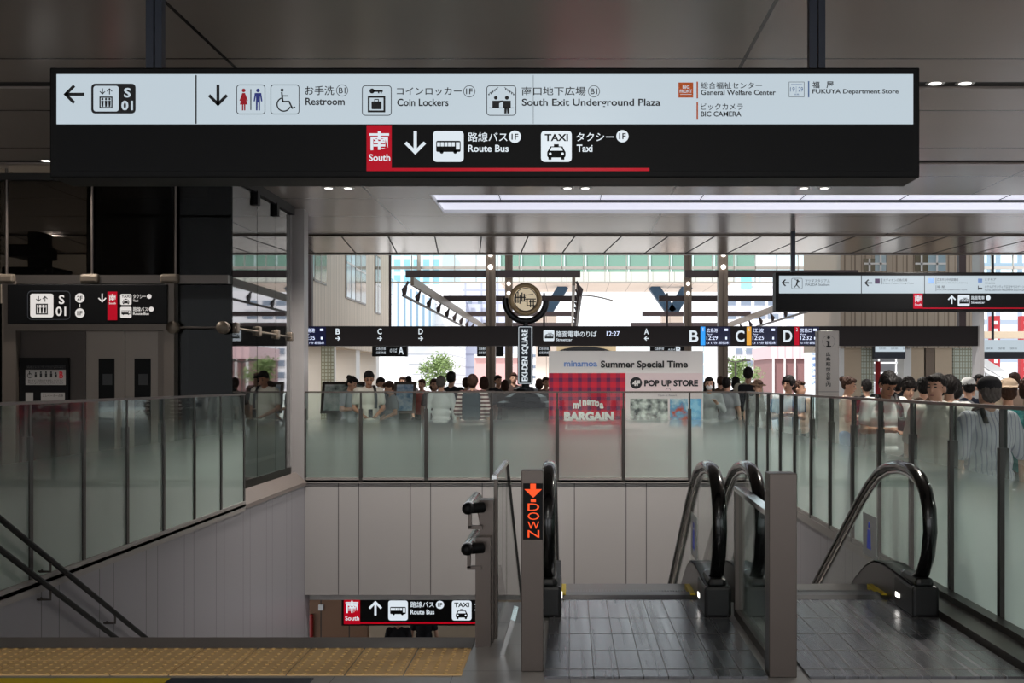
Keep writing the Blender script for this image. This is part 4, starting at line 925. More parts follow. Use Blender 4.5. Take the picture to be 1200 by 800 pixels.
# ------------------------------------------------------------------ wings of the station
ribx = stripes_mat('fluted beige cladding', rgb(205, 190, 172), 1, .42, [.0, .16], rgb(160, 146, 130), rough=.5, width=.05)
ribr = stripes_mat('fluted brown grey cladding', rgb(176, 162, 146), 0, .34, [.0, .14], rgb(128, 114, 100), rough=.5, width=.05)
bluewin = mat('sky blue window glass', rgb(160, 185, 198), .08, .0, spec=.8)
darkwin = mat('dim window glass', rgb(86, 84, 70), .1, spec=.8)
WXl = -7.0
t = thing('station_wing', 'beige fluted station wing receding beyond the lift column, with tall windows', 'building', (WXl - 1, 38, 0))
m = MB(); m.box(WXl - 3, WXl, 29, 45, 2.55, 9); m.build('upper_wall', ribx, t)
for Y0, Y1, z0, z1, mm in ((30.2, 31.6, 4.35, 6.5, bluewin), (31.7, 33.2, 4.3, 6.5, darkwin), (36.2, 37.6, 4.15, 6.3, bluewin), (37.7, 39.6, 4.15, 6.2, darkwin), (41.6, 42.6, 4.0, 6.0, darkwin)):
    m = MB(); m.box(WXl - .02, WXl + .03, Y0 - .05, Y1 + .05, z0 - .05, z1 + .05); f_ = m.build('window', M['steel_dk'], t)
    m = MB(); m.box(WXl + .02, WXl + .04, Y0, Y1, z0, z1); 
    m.build('pane', mm, f_)
    m = MB(); m.box(WXl + .04, WXl + .05, Y0, Y1, (z0 + z1) / 2 - .03, (z0 + z1) / 2 + .03); m.box(WXl + .04, WXl + .05, (Y0 + Y1) / 2 - .02, (Y0 + Y1) / 2 + .02, z0, z1); m.build('glazing_bar', M['white'], f_)
for Y in (30.4, 34.5, 38.5, 42.5):
    m = MB(); m.box(WXl - .8, WXl - .1, Y, Y + .7, 0, 2.55); m.build('pillar', M['white'], t)
m = MB(); m.box(WXl - 2.6, WXl - 2.4, 29, 45, 0, 2.55); m.build('lower_wall', M['beige'], t)
lattice = stripes_mat('pale zigzag lattice panel', rgb(190, 198, 186), 2, .1, [.05], rgb(140, 140, 120), rough=.5, width=.03, second=(0, .09, [.03]))
m = MB(); m.box(PX(376, 33), PX(391, 33), 33, 33.1, 0, 2.55); m.build('lattice_panel', lattice, t)

RY = 38.0
t = thing('station_wing', 'brown grey fluted station wing above the crowd with lattice pillars below', 'building', (PX(1070, RY), RY, 0))
m = MB(); m.box(PX(985, RY), PX(1152, RY), RY, RY + 6, 2.6, 8.6); m.build('upper_wall', ribr, t)
for x0, x1, y0, y1, mm in ((1012, 1025, 303, 318, darkwin), (1025, 1038, 298, 318, bluewin), (1072, 1087, 298, 318, darkwin), (1087, 1108, 298, 318, bluewin), (1142, 1151, 298, 318, darkwin)):
    m = MB(); m.box(PX(x0, RY), PX(x1, RY), RY - .04, RY + .02, PZ(y1, RY), PZ(y0, RY)); f_ = m.build('window', mm, t)
    m = MB(); m.box(PX(x0, RY), PX(x1, RY), RY - .06, RY - .04, PZ(309, RY) - .03, PZ(309, RY) + .03); m.box(PX((x0 + x1) / 2, RY) - .03, PX((x0 + x1) / 2, RY) + .03, RY - .06, RY - .04, PZ(y1, RY), PZ(y0, RY)); m.build('glazing_bar', M['white'], f_)
for x0, x1, mm in ((975, 990, M['white']), (990, 1010, M['beige']), (1010, 1025, lattice), (1060, 1069, M['white']), (1069, 1084, M['beige']), (1086, 1096, M['pillar']), (1097, 1117, M['beige']), (1118, 1150, lattice)):
    m = MB(); m.box(PX(x0, RY), PX(x1, RY), RY + .1, RY + .8, 0, 2.6); m.build('pillar', mm, t)
for i, x in enumerate((1026, 1055)):
    m = MB(); m.box(PX(x, RY + 2), PX(x + 6, RY + 2), RY + 2, RY + 2.05, .6, 2.2); tag(m.build('banner', mat('red banner cloth', rgb(168, 40, 48), .7) if not i else bpy.data.materials['red banner cloth']), ('red banner beside the pale lattice pillar under the wing' if not i else 'red banner next to the white pillar under the wing'), 'banner')
SY2 = 37.5
for x0, x1, lab in ((1025, 1061, 'small white and navy sign hanging under the fluted wing'), (1150.5, 1230, 'white and navy sign hanging past the jamb, over the outside escalator')):
    Y = SY2 if x0 < 1100 else 33; t = thing('hanging_sign', lab, 'sign', (PX((x0 + x1) / 2, Y), Y, PZ(418, Y)))
    m = MB(); m.box(PX(x0, Y), PX(x1, Y), Y, Y + .3, PZ(420, Y), PZ(404, Y)); m.build('housing', M['navy'], t)
    g = G2(Y, .005); g.rect(x0 + .6, 405.6 if x0 < 1100 else 398, x1 - .6, 412, LW); g.lay(2)
    for i in range(3): g.text('広島市 案内', x0 + 5 + 14 * i, 407, x0 + 13 + 14 * i, 409.4, I, 0)
    g.build('white_band', t)
    m = MB(); m.box(PX(x0 + 14, Y), PX(x0 + 16, Y), Y + .1, Y + .18, PZ(404, Y) - .05, 2.85 if x0 < 1100 else 9.2)
    if x0 < 1100: m.box(PX(x0 + 14, Y), PX(x0 + 16, Y), Y + .1, 37.99, 2.75, 2.85)
    m.build('hanger', M['navy'], t)

# clerestory glazing over the tram side
CYl = 46.0
m = MB()
for y in (297, 313.6, 330): m.box(PX(455, CYl), PX(1200, CYl), CYl, CYl + .15, PZ(y + 1.6, CYl), PZ(y - (1.6 if y < 325 else .2), CYl))
for i in range(30): x = 457 + 25.2 * i; m.box(PX(x - .35, CYl), PX(x + .35, CYl), CYl, CYl + .15, PZ(330, CYl), PZ(280, CYl))
for x in (491, 1001): m.box(PX(x - 2, CYl), PX(x + 2, CYl), CYl - .1, CYl, PZ(322, CYl), PZ(280, CYl))
struct(m.build('window_frame_upper', mat('pale mullion paint', rgb(178, 172, 166), .5)))
m = MB(); m.box(PX(455, CYl), PX(1200, CYl), CYl + .06, CYl + .07, PZ(330, CYl), PZ(250, CYl)); struct(m.build('window_1', glass_mat('pale atrium glass', (.86, .95, .96), .8)))

# tram viaduct
VY = 55.0
t = thing('tram_viaduct', 'cream tram viaduct with green glass parapet on blue V-shaped legs', 'viaduct', (PX(730, VY), VY, 0))
cream = stripes_mat('cream girder panel', rgb(236, 218, 206), 0, 1.02, [.4], rgb(178, 160, 150), rough=.6, width=.03)
m = MB(); vx0, vx1 = PX(585, VY), PX(861, VY); zb = PZ(330, VY)
m.box(vx0, vx1, VY, VY + 6.3, zb, PZ(318.6, VY)); m.build('girder', cream, t)
m = MB(); m.box(vx0, vx1 + 1, VY + .3, VY + .4, PZ(318.6, VY), PZ(296, VY)); m.build('parapet', mat('green parapet glass', rgb(132, 160, 142), .15, spec=.8), t)
m = MB()
for i in range(12): x = vx0 + 1.02 * i; m.box(x, x + .06, VY + .2, VY + .3, PZ(318, VY), PZ(296, VY))
m.build('parapet_post', M['white'], t)
blue = mat('steel blue paint', rgb(52, 82, 110), .45)
for xa, xb in ((661, 641), (765, 787), (806, 788)):
    m = MB(); m.beam((PX(xa, 58), 58, zb + .05), (PX(xb, 58), 58, PZ(366, 58)), .55, .5); m.build('leg', blue, t)
for x in (640, 787):
    m = MB(); m.box(PX(x - 12, 58), PX(x + 12, 58), 57.5, 58.5, -.06, PZ(366, 58)); m.build('pier', cream, t)
m = MB(); m.tube([(-.9 + .25 * i, 57, PZ(352, 57) + .25 * math.sin(math.pi * i / 12)) for i in range(13)], .03, 6); m.tube([(PX(676, 57), 57, PZ(352, 57) + .2), (PX(676, 57), 57, PZ(330, 57))], .03, 6); m.build('pantograph_wire', M['steel_dk'], t)

# buildings across the plaza
def windows(t, Y, xs, ys, w_, h_, mm, frame=None):
    for x in xs:
        for y in ys:
            m = MB(); m.box(PX(x, Y), PX(x + w_, Y), Y - .12, Y + .05, PZ(y + h_, Y), PZ(y, Y)); m.build('window', mm, t)
wg = mat('grey window glass', rgb(120, 132, 150), .15, spec=.8)
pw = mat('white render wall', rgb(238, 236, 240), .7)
Y = 95; t = thing('office_building', 'white office block with rows of square windows beyond the right-hand canopy posts'.replace('right-hand ', ''), 'building', (PX(900, Y), Y, 0))
m = MB(); m.box(PX(848, Y), PX(905, Y), Y, Y + 14, 0, PZ(385, Y)); m.box(PX(840, Y), PX(978, Y), Y + .5, Y + 20, PZ(386, Y), PZ(340, Y)); m.build('wall', pw, t)
windows(t, Y, (862, 874, 886, 897), (408, 422, 436, 449), 8, 7, wg); windows(t, Y, (850, 868, 884, 900, 918), (352, 368), 12, 6, wg)
Y = 140; t = thing('tower_block', 'pale tower block with a turquoise lift top beyond the viaduct end', 'building', (PX(910, Y), Y, 0))
m = MB(); m.box(PX(858, Y), PX(950, Y), Y, Y + 20, 0, PZ(322, Y)); m.build('wall', stripes_mat('white tower panel', rgb(232, 230, 236), 2, 3.1, [.5], rgb(200, 196, 204), width=.25, second=(0, 3, [1])), t)
m = MB(); m.box(PX(868, Y), PX(880, Y), Y - .3, Y, PZ(338, Y), PZ(324, Y)); m.build('lift_top', mat('turquoise panel', rgb(140, 215, 210), .4), t)
Y = 110; t = thing('office_building', 'blue glass office block standing behind the white office block', 'building', (PX(930, Y), Y, 0))
m = MB(); m.box(PX(916, Y), PX(946, Y), Y + 55, Y + 65, 0, PZ(362, Y) + 4); m.build('wall', stripes_mat('blue curtain wall', rgb(120, 160, 205), 0, 1.2, [.3], rgb(210, 220, 235), width=.3, second=(2, 1.8, [.5])), t)
Y = 79; t = thing('brick_building', 'low brick and pink building with white piers, beyond the information pillar', 'building', (PX(935, Y), Y, 0))
m = MB(); m.box(PX(905, Y), PX(962, Y), Y, Y + 8, 0, PZ(420, Y)); m.build('wall', mat('dusky brick', rgb(128, 92, 92), .7, noise=.1), t)
m = MB(); m.box(PX(903, Y), PX(964, Y), Y - .2, Y + 8, PZ(420, Y), PZ(405, Y)); m.build('upper_wall', stripes_mat('pink render', rgb(226, 190, 194), 0, .5, [.1], rgb(196, 166, 170), width=.1), t)
for x in (905, 918, 930, 944, 958):
    m = MB(); m.box(PX(x, Y), PX(x + 1.6, Y), Y - .3, Y, 0, PZ(420, Y)); m.build('pier', M['white'], t)
Y = 62; t = thing('sign_mast', 'tall white sign mast with blue writing beside the information pillar', 'sign', (PX(954, Y), Y, 0))
m = MB(); m.box(PX(950, Y), PX(958.4, Y), Y, Y + .3, 0, PZ(406, Y)); m.build('board', mat('white mast board', rgb(215, 225, 232), .5), t)
g = G2(Y, .006); [g.text(ch, 951.6, 411 + 7 * i, 957, 416 + 7 * i, M['paleblue'], .02) for i, ch in enumerate('広島東洋案内')]; g.build('lettering', t)
Y = 66; t = thing('white_building', 'white open-galleried building behind the woman with tied hair', 'building', (PX(1000, Y), Y, 0))
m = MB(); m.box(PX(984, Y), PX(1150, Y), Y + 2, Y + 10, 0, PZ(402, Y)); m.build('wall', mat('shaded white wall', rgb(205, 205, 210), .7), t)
m = MB()
for y in (405, 414, 424, 436, 447): m.box(PX(984, Y), PX(1150, Y), Y, Y + 2, PZ(y + 1.6, Y), PZ(y, Y))
for i in range(9): m.box(PX(990 + 20 * i, Y), PX(991 + 20 * i, Y), Y, Y + .2, 0, PZ(404, Y))
m.build('gallery', M['white'], t)
# left-hand group of buildings
Y = 70; t = thing('glass_building', 'white building with pale blue vertical glass fins beside the station wing', 'building', (PX(487, Y), Y, 0))
m = MB(); m.prism([(PX(459, Y), PZ(326, Y)), (PX(506, Y), PZ(350, Y)), (PX(506, Y), PZ(402, Y)), (PX(461, Y), PZ(395, Y))], Y, Y + 2, 'y'); m.build('fin_wall', stripes_mat('blue white fin glass', rgb(196, 210, 222), 0, .38, [.1], rgb(120, 146, 168), width=.14, rough=.3), t)
m = MB(); m.box(PX(440, Y), PX(521, Y), Y + 2, Y + 14, 0, PZ(330, Y)); m.build('wall', stripes_mat('white banded wall', rgb(240, 240, 244), 2, .62, [.1], rgb(190, 192, 200), width=.06), t)
m = MB(); m.box(PX(430, Y), PX(514, Y), Y + 2, Y + 14, PZ(330, Y), PZ(280, Y)); m.build('curtain_wall', stripes_mat('blue green curtain wall', rgb(150, 190, 205), 0, .6, [.1], rgb(225, 235, 240), width=.2, second=(2, 1., [.2])), t)
Y = 120; t = thing('office_building', 'grey blue office block with square windows, between the wing and the canopy post', 'building', (PX(540, Y), Y, 0))
gb = stripes_mat('grey blue render grid', rgb(190, 194, 212), 0, 1.7, [.3], rgb(160, 164, 186), width=.2, second=(2, 1.35, [.3]))
m = MB(); m.box(PX(521, Y), PX(545, Y), Y, Y + 20, 0, PZ(352, Y)); m.box(PX(540, Y), PX(590, Y), Y + 2, Y + 22, 0, PZ(330, Y)); m.build('wall', gb, t)
windows(t, Y, (528.5,), (378, 390, 410, 421, 432), 6, 4, wg); windows(t, Y + 1.5, (548, 560, 572), (352, 366, 392), 5, 4, wg)
Y = 100; t = thing('pink_building', 'low pink building between the canopy post and the emblem post', 'building', (PX(590, Y), Y, 0))
m = MB(); m.box(PX(556, Y), PX(612, Y), Y, Y + 10, 0, PZ(419, Y)); m.build('wall', mat('pink brick', rgb(206, 160, 158), .7, noise=.06), t)
m = MB(); m.box(PX(556, Y), PX(612, Y), Y - .3, Y + 10, PZ(419, Y), PZ(415, Y)); m.build('coping', M['white'], t)
Y = 100; t = thing('white_building', 'white building standing behind the emblem post and poster wall', 'building', (PX(640, Y), Y, 0))
m = MB(); m.box(PX(614, Y), PX(646, Y), Y, Y + 10, 0, PZ(404, Y)); m.build('wall', pw, t)
m = MB(); [m.box(PX(616, Y), PX(644, Y), Y - .1, Y, PZ(y + 3, Y), PZ(y, Y)) for y in (415, 428, 440)]; m.build('window_band', wg, t)
Y = 85; t = thing('arched_shelter', 'brown arch-topped shelter with a dark panel, just above the poster wall', 'shelter', (PX(685, Y), Y, 0))
m = MB(); m.prism([(PX(646, Y), 0), (PX(646, Y), PZ(404, Y)), (PX(722, Y), PZ(404, Y)), (PX(722, Y), 0)], Y, Y + 1, 'y'); m.build('body', mat('ochre panel', rgb(150, 132, 100), .6), t)
m = MB(); m.prism([(PX(685 + 32 * math.cos(a), Y), PZ(414 - 8 * math.sin(a), Y)) for a in [math.pi * i / 16 for i in range(17)]], Y - .1, Y, 'y'); m.build('arch_panel', M['black'], t)
# bare trees
def tree(x, Y, h, r, label):
    t = thing('street_tree', label, 'tree', (PX(x, Y), Y, -.06)); X = PX(x, Y)
    m = MB(); m.tube([(X, Y, -.06), (X + .1, Y, h * .35), (X, Y, h * .6)], [.12, .09, .05], 8); m.build('trunk', mat('bark', rgb(90, 74, 60), .8) if 'bark' not in bpy.data.materials else bpy.data.materials['bark'], t)
    m = MB(); rnd = random.Random(x)
    lobes = [Vector((rnd.uniform(-.8, .8) * r, rnd.uniform(-.6, .6) * r, h * (.5 + .42 * rnd.random()))) for _ in range(7)]
    for i in range(1500):
        c = Vector((X, Y, 0)) + rnd.choice(lobes) + Vector((rnd.gauss(0, .3), rnd.gauss(0, .3), rnd.gauss(0, .26))) * r
        u = Vector((rnd.gauss(0, 1), rnd.gauss(0, 1), rnd.gauss(0, 1))).normalized(); v = u.orthogonal().normalized(); s_ = rnd.uniform(.05, .11)
        m.add([c - u * s_, c + v * s_ * .5, c + u * s_, c - v * s_ * .5], [(0, 1, 2, 3)])
    m.build('foliage', mat('fresh green leaves', rgb(112, 134, 78), .6) if 'fresh green leaves' not in bpy.data.materials else bpy.data.materials['fresh green leaves'], t)
tree(513, 64, 2.9, .75, 'small bright green tree before the grey blue office block'); tree(873, 68, 2.9, .8, 'small bright green tree in front of the white office block')
# street lamp
Y = 58; t = thing('street_lamp', 'slim grey street lamp with two arms before the white office block', 'street lamp', (PX(862, Y), Y, -.06)); X = PX(862, Y)
m = MB(); m.tube([(X, Y, -.06), (X, Y, PZ(424, Y))], .05, 8); m.build('pole', M['steel_dk'], t)
m = MB(); m.tube([(X, Y, PZ(424, Y)), (X + .4, Y, PZ(422.5, Y))], .03, 6); m.bbox(X + .3, X + .75, Y - .1, Y + .1, PZ(423, Y), PZ(421, Y), .03); m.tube([(X, Y, PZ(424, Y)), (X - .4, Y, PZ(422.5, Y))], .03, 6); m.bbox(X - .75, X - .3, Y - .1, Y + .1, PZ(423, Y), PZ(421, Y), .03); m.build('lamp_head', M['steel_dk'], t)
# outside stair, red pillars at the far right
Y = 46; t = thing('outside_escalator', 'white covered escalator rising outdoors beyond the jamb', 'escalator', (PX(1180, Y), Y, 0))
m = MB(); m.beam((PX(1150, Y), Y, PZ(424, Y)), (PX(1215, Y), Y, PZ(462, Y)), .4, .3); m.beam((PX(1150, Y), Y, PZ(432, Y)), (PX(1215, Y), Y, PZ(470, Y)), .4, .12); m.build('parapet', M['white'], t)
m = MB()
for x, q in ((1155, 428), (1175, 439), (1195, 450)): m.box(PX(x, Y), PX(x + 1, Y), Y, Y + .1, 0, PZ(q, Y))
m.build('support', M['steel'], t)
rb = bpy.data.materials['red banner cloth']
for x, lab in ((1162, 'tall red and white banner column beyond the jamb, the inner one'), (1197, 'tall red and white banner column beyond the jamb, the outer one')):
    Y = 50; t = thing('banner_column', lab, 'column', (PX(x + 5, Y), Y, 0))
    m = MB(); m.box(PX(x, Y), PX(x + 10, Y), Y, Y + .4, -.06, PZ(370, Y)); m.build('column', rb, t)
    m = MB(); [m.box(PX(x + 3, Y), PX(x + 7, Y), Y - .02, Y, PZ(y + 4, Y), PZ(y, Y)) for y in range(376, 452, 9)]; m.build('pattern', M['white'], t)
m = MB(); m.box(PX(1150, 45), PX(1240, 45), 45, 45.5, PZ(396, 45), PZ(388, 45)); struct(m.build('beam_outer', M['beige']))
Y = 80; t = thing('glass_building', 'white latticed building filling the view beyond the jamb', 'building', (PX(1190, Y), Y, 0))
m = MB(); m.box(PX(1146, Y), PX(1290, Y), Y, Y + 10, 0, PZ(280, Y)); m.build('wall', stripes_mat('white lattice front', rgb(228, 230, 236), 0, 2.1, [.3, .9], rgb(150, 160, 176), width=.35, second=(2, 1.3, [.4])), t)

for Y in (32.5, 36.5, 40.5):  # added fill lights that lift the grey arcade under the wing
    l = bpy.data.lights.new('arcade_fill', 'AREA'); l.energy = LAMP * 2.5; l.size = .4; l.color = (1, .9, .78)
    o = bpy.data.objects.new('arcade_fill', l); COL.objects.link(o); o.location = (-8.4, Y, 2.53)

# ------------------------------------------------------------------ people
SKIN = mat('skin', rgb(196, 152, 128), .5); SKIN2 = mat('tanned skin', rgb(172, 124, 98), .5)
HAIRB = mat('black hair', rgb(24, 20, 19), .6, spec=.25); HAIRBR = mat('brown hair', rgb(62, 40, 30), .6, spec=.25); HAIRG = mat('grey hair', rgb(92, 86, 82), .65, spec=.2)
EYEW = mat('eye white', rgb(215, 210, 205), .3); LIP = mat('lip', rgb(140, 84, 76), .5)
_cl = {}
def cloth(r, g, b):
    if (r, g, b) not in _cl: _cl[(r, g, b)] = mat('cloth %d %d %d' % (r, g, b), rgb(r, g, b), .85, noise=.07, nscale=14, spec=.2)
    return _cl[(r, g, b)]
def stripe_cloth(name, c1, c2, axis, per, wd): return stripes_mat(name, c1, axis, per, [per / 2], c2, rough=.85, width=wd, spec=.2)

def blob(shapes, vox, smooth=2):
    """Union of tapered limbs ('c', p, rp, q, rq) and ellipsoids ('e', centre, radii[, tilt]) as one closed surface."""
    bm = bmesh.new()
    for s in shapes:
        if s[0] == 'c':
            p, rp, q, rq = Vector(s[1]), s[2], Vector(s[3]), s[4]; d = q - p; l = d.length or 1e-4; qn = d.to_track_quat('Z', 'Y') if l > 1e-3 else Euler().to_quaternion()
            r = bmesh.ops.create_uvsphere(bm, u_segments=14, v_segments=10, radius=1)
            for v in r['verts']:
                top = v.co.z > 1e-6
                loc = v.co * (rq if top else rp) + (Vector((0, 0, l)) if top else Vector((0, 0, 0)))
                v.co = p + qn @ loc
        else:
            c = Vector(s[1]); R = Euler(s[3] if len(s) > 3 else (0, 0, 0)).to_matrix()
            r = bmesh.ops.create_uvsphere(bm, u_segments=18, v_segments=12, radius=1)
            for v in r['verts']: v.co = c + R @ Vector((v.co.x * s[2][0], v.co.y * s[2][1], v.co.z * s[2][2]))
    me = bpy.data.meshes.new('tmp'); bm.to_mesh(me); bm.free()
    o = bpy.data.objects.new('tmp', me); COL.objects.link(o)
    rm = o.modifiers.new('r', 'REMESH'); rm.mode = 'VOXEL'; rm.voxel_size = vox; rm.use_smooth_shade = True
    if smooth: sm = o.modifiers.new('s', 'SMOOTH'); sm.iterations = smooth; sm.factor = .5
    dg = bpy.context.evaluated_depsgraph_get(); res = bpy.data.meshes.new_from_object(o.evaluated_get(dg))
    bpy.data.objects.remove(o); bpy.data.meshes.remove(me)
    res.polygons.foreach_set('use_smooth', [True] * len(res.polygons))
    return res

ARMS = {'down': ((.245, .02, 1.1), (.25, -.05, .86)), 'phone': ((.225, .0, 1.12), (.07, -.27, 1.13)), 'low': ((.24, .02, 1.1), (.1, -.22, .98)),
        'strap': ((.25, -.02, 1.13), (.12, -.17, 1.27)), 'fwd': ((.25, -.05, 1.1), (.26, -.22, .93)), 'back': ((.25, .12, 1.12), (.26, .12, .88)),
        'bag': ((.28, .03, 1.1), (.32, -.05, .86)), 'hold': ((.22, -.04, 1.1), (-.02, -.24, 1.16))}
def person(x, Y, yaw, h, label, top, bottom, hair='short', hairm=None, arms=('down', 'down'), legs='stand', pitch=0, turn=0, shorts=False, sleeve=.6, skin=None, loose=.02, cap=None, hatkind='cap', mask=False, near=False, foot=0.0, collar=None, strap=None, group='people in the station', build=1.0):
    skin = skin or SKIN; hairm = hairm or HAIRB
    k = h / 1.7; vox = .0075 if near else .013
    head_piv = Vector((0, .0, 1.46)); HR_ = Euler((math.radians(pitch), 0, math.radians(turn)), 'XYZ').to_matrix()
    def H(p): return tuple(head_piv + HR_ @ (Vector(p) - head_piv))
    he = (math.radians(pitch), 0, math.radians(turn))
    step = {'stand': (0, 0), 'walk': (-.2, .18), 'walk2': (.18, -.2)}[legs]
    S_ = []; legsS = []; armsS = []
    for i, sg in enumerate((1, -1)):
        kn = (sg * .095, step[i] * .55 - (.03 if step[i] else 0), .49); an = (sg * .095, step[i], .09 + (.05 if step[i] > 0 else 0)); hip = (sg * .088, .01, .9)
        legsS += [(hip, kn, an)]
        S_ += [('c', hip, .085, kn, .055), ('c', kn, .055, an, .036), ('c', (an[0], an[1] + .02, an[2] - .045), .036, (an[0] + sg * .015, an[1] - .14, an[2] - .055), .03)]
        el, wr = ARMS[arms[i]]; el = Vector((el[0] * sg, el[1], el[2])); wr = Vector((wr[0] * sg, wr[1], wr[2])); sh = Vector((sg * .175, .005, 1.375))
        armsS.append((sh, el, wr))
        S_ += [('c', sh, .052, el, .04), ('c', el, .04, wr, .027)]
        d = (wr - el).normalized(); side = d.cross(Vector((0, 0, 1)) if abs(d.z) < .9 else Vector((0, 1, 0))).normalized(); nrm = side.cross(d)
        pm = wr + d * .05
        S_ += [('c', wr, .026, pm, .032)]
        bend = nrm if nrm.y < 0 or nrm.z < -.5 else -nrm
        for q, ln in ((-1.5, .05), (-.5, .062), (.5, .06), (1.5, .052)):
            b0 = wr + d * .075 + side * q * .017; b1 = b0 + d * ln * .55 + bend * .012; b2 = b1 + d * ln * .4 + bend * .03
            S_ += [('c', b0, .0095, b1, .009), ('c', b1, .009, b2, .008)]
        th = wr + d * .03 + side * sg * -.028
        S_ += [('c', th, .012, th + d * .045 + side * sg * -.02 + bend * .01, .009)]
    w_ = build
    S_ += [('e', (0, .01, 1.24), (.155 * w_, .105 * w_, .2)), ('e', (0, .0, 1.05), (.14 * w_, .1 * w_, .17)), ('e', (0, .01, .92), (.15 * w_, .11 * w_, .12)),
           ('c', (-.15, .01, 1.375), .05, (.15, .01, 1.375), .05), ('c', (-.07, .015, 1.4), .05, (.07, .015, 1.4), .05), ('c', (0, .02, 1.38), .058, H((0, .005, 1.52)), .05)]
    S_ += [('e', H((0, .012, 1.612)), (.074, .092, .096), he), ('e', H((0, -.03, 1.545)), (.058, .062, .075), he), ('e', H((0, -.05, 1.5)), (.03, .028, .026), he),
           ('c', H((0, -.088, 1.6)), .009, H((0, -.103, 1.562)), .013), ('e', H((.075, .015, 1.575)), (.012, .022, .032), he), ('e', H((-.075, .015, 1.575)), (.012, .022, .032), he)]
    def ob(name, me, m_, parent):
        if k != 1: me.transform(Matrix.Scale(k, 4))
        me.materials.clear(); [me.materials.append(q) for q in (m_ if isinstance(m_, (list, tuple)) else [m_])]
        o = bpy.data.objects.new(name, me); COL.objects.link(o)
        if parent: o.parent = parent
        return o
    b = ob('person', blob(S_, vox), skin, None)
    b.location = (x, Y, foot); b.rotation_euler = (0, 0, math.radians(yaw)); tag(b, label, 'person', group)
    # clothes follow the body a little outside it
    t_ = loose
    C_ = [('e', (0, .01, 1.24), (.155 * w_ + t_, .105 * w_ + t_, .19)), ('e', (0, .0, 1.05), (.145 * w_ + t_, .105 * w_ + t_ * 1.3, .19)), ('e', (0, .01, .93), (.155 * w_ + t_, .115 * w_ + t_ * 1.2, .115)),
          ('c', (-.15, .01, 1.375), .05 + t_ * .7, (.15, .01, 1.375), .05 + t_ * .7), ('c', (-.055, .018, 1.4), .048 + t_ * .5, (.055, .018, 1.4), .048 + t_ * .5)]
    for sh, el, wr in armsS:
        e = sh + (el - sh) * min(1, sleeve); C_ += [('c', sh, .054 + t_ * .7, e, .046 + t_ * .7)]
        if sleeve > 1: C_ += [('c', el, .046 + t_ * .8, el + (wr - el) * (sleeve - 1), .034 + t_ * .6)]
    sh_o = ob('shirt', blob(C_, vox * 1.15), top, b)
    if collar:
        mb = MB(); mb.lathe((0, .018, 1.425), [(.07, -.015), (.068, .02), (.08, .005), (.084, -.02)], 20); c_ = mb.build('collar', collar, sh_o, local=True); c_.data.transform(Matrix.Scale(k, 4))
    T_ = [('e', (0, .01, .9), (.153 * w_ + .012, .113 * w_ + .012, .11))]
    for hip, kn, an in legsS:
        if shorts: e = Vector(hip) + (Vector(kn) - Vector(hip)) * .92; T_ += [('c', hip, .098, e, .085)]
        else: T_ += [('c', hip, .096, kn, .07), ('c', kn, .07, (an[0], an[1], an[2] + .01), .055)]
    ob('trousers', blob(T_, vox * 1.3), bottom, b)
    for hip, kn, an in legsS:
        ob('shoe', blob([('c', (an[0], an[1] + .035, an[2] - .04), .045, (an[0], an[1] - .14, an[2] - .052), .036), ('c', (an[0], an[1] + .01, an[2]), .042, (an[0], an[1], an[2] - .04), .044)], .014), cloth(52, 50, 50), b)
    # hair
    Hs = [('e', H((0, .028, 1.628)), (.084, .094, .096), he), ('e', H((0, -.04, 1.672)), (.064, .05, .036), he)]
    if hair == 'short': Hs += [('e', H((0, .05, 1.585)), (.08, .06, .07), he)]
    if hair == 'fringe': Hs += [('e', H((0, .05, 1.575)), (.084, .066, .08), he), ('e', H((0, -.062, 1.645)), (.064, .034, .036), he), ('e', H((.068, -.02, 1.61)), (.02, .05, .055), he), ('e', H((-.068, -.02, 1.61)), (.02, .05, .055), he)]
    if hair == 'long': Hs += [('c', H((.058, .03, 1.6)), .045, H((.07, .035, 1.36)), .035), ('c', H((-.058, .03, 1.6)), .045, H((-.07, .035, 1.36)), .035), ('c', H((0, .06, 1.6)), .06, H((0, .075, 1.34)), .05)]
    if hair == 'bob': Hs += [('e', H((0, .04, 1.56)), (.094, .08, .105), he)]
    if hair == 'bun': Hs += [('e', H((0, .05, 1.59)), (.078, .06, .07), he), ('e', H((0, .115, 1.66)), (.045, .045, .045), he)]
    if hair != 'none':
        hm = blob(Hs, .008); rn = random.Random(int(x * 1000)); ph = [rn.uniform(0, 6) for _ in range(4)]
        for v, nn in zip(hm.vertices, [n.vector.copy() for n in hm.vertex_normals]):
            c = v.co; q = math.sin(c.x * 190 + ph[0] + 5 * math.sin(c.z * 30 + ph[1])) * math.sin(c.y * 120 + ph[2]) + .6 * math.sin(c.x * 420 + c.y * 260 + ph[3])
            v.co = c + nn * .0042 * q
        ob('hair', hm, hairm, b)
    if cap:
        if hatkind == 'cap': 
            hs = [('e', H((0, .02, 1.655)), (.094, .106, .08), he), ('e', H((0, -.1, 1.652)), (.07, .07, .012), he)]
        else: hs = [('e', H((0, .02, 1.665)), (.094, .104, .075), he), ('e', H((0, .015, 1.645)), (.155, .165, .014), he)]
        ob('cap' if hatkind == 'cap' else 'hat', blob(hs, .009), cap, b)
    if mask: ob('face_mask', blob([('e', H((0, -.06, 1.535)), (.062, .05, .05), he)], .009), cloth(232, 232, 235), b)
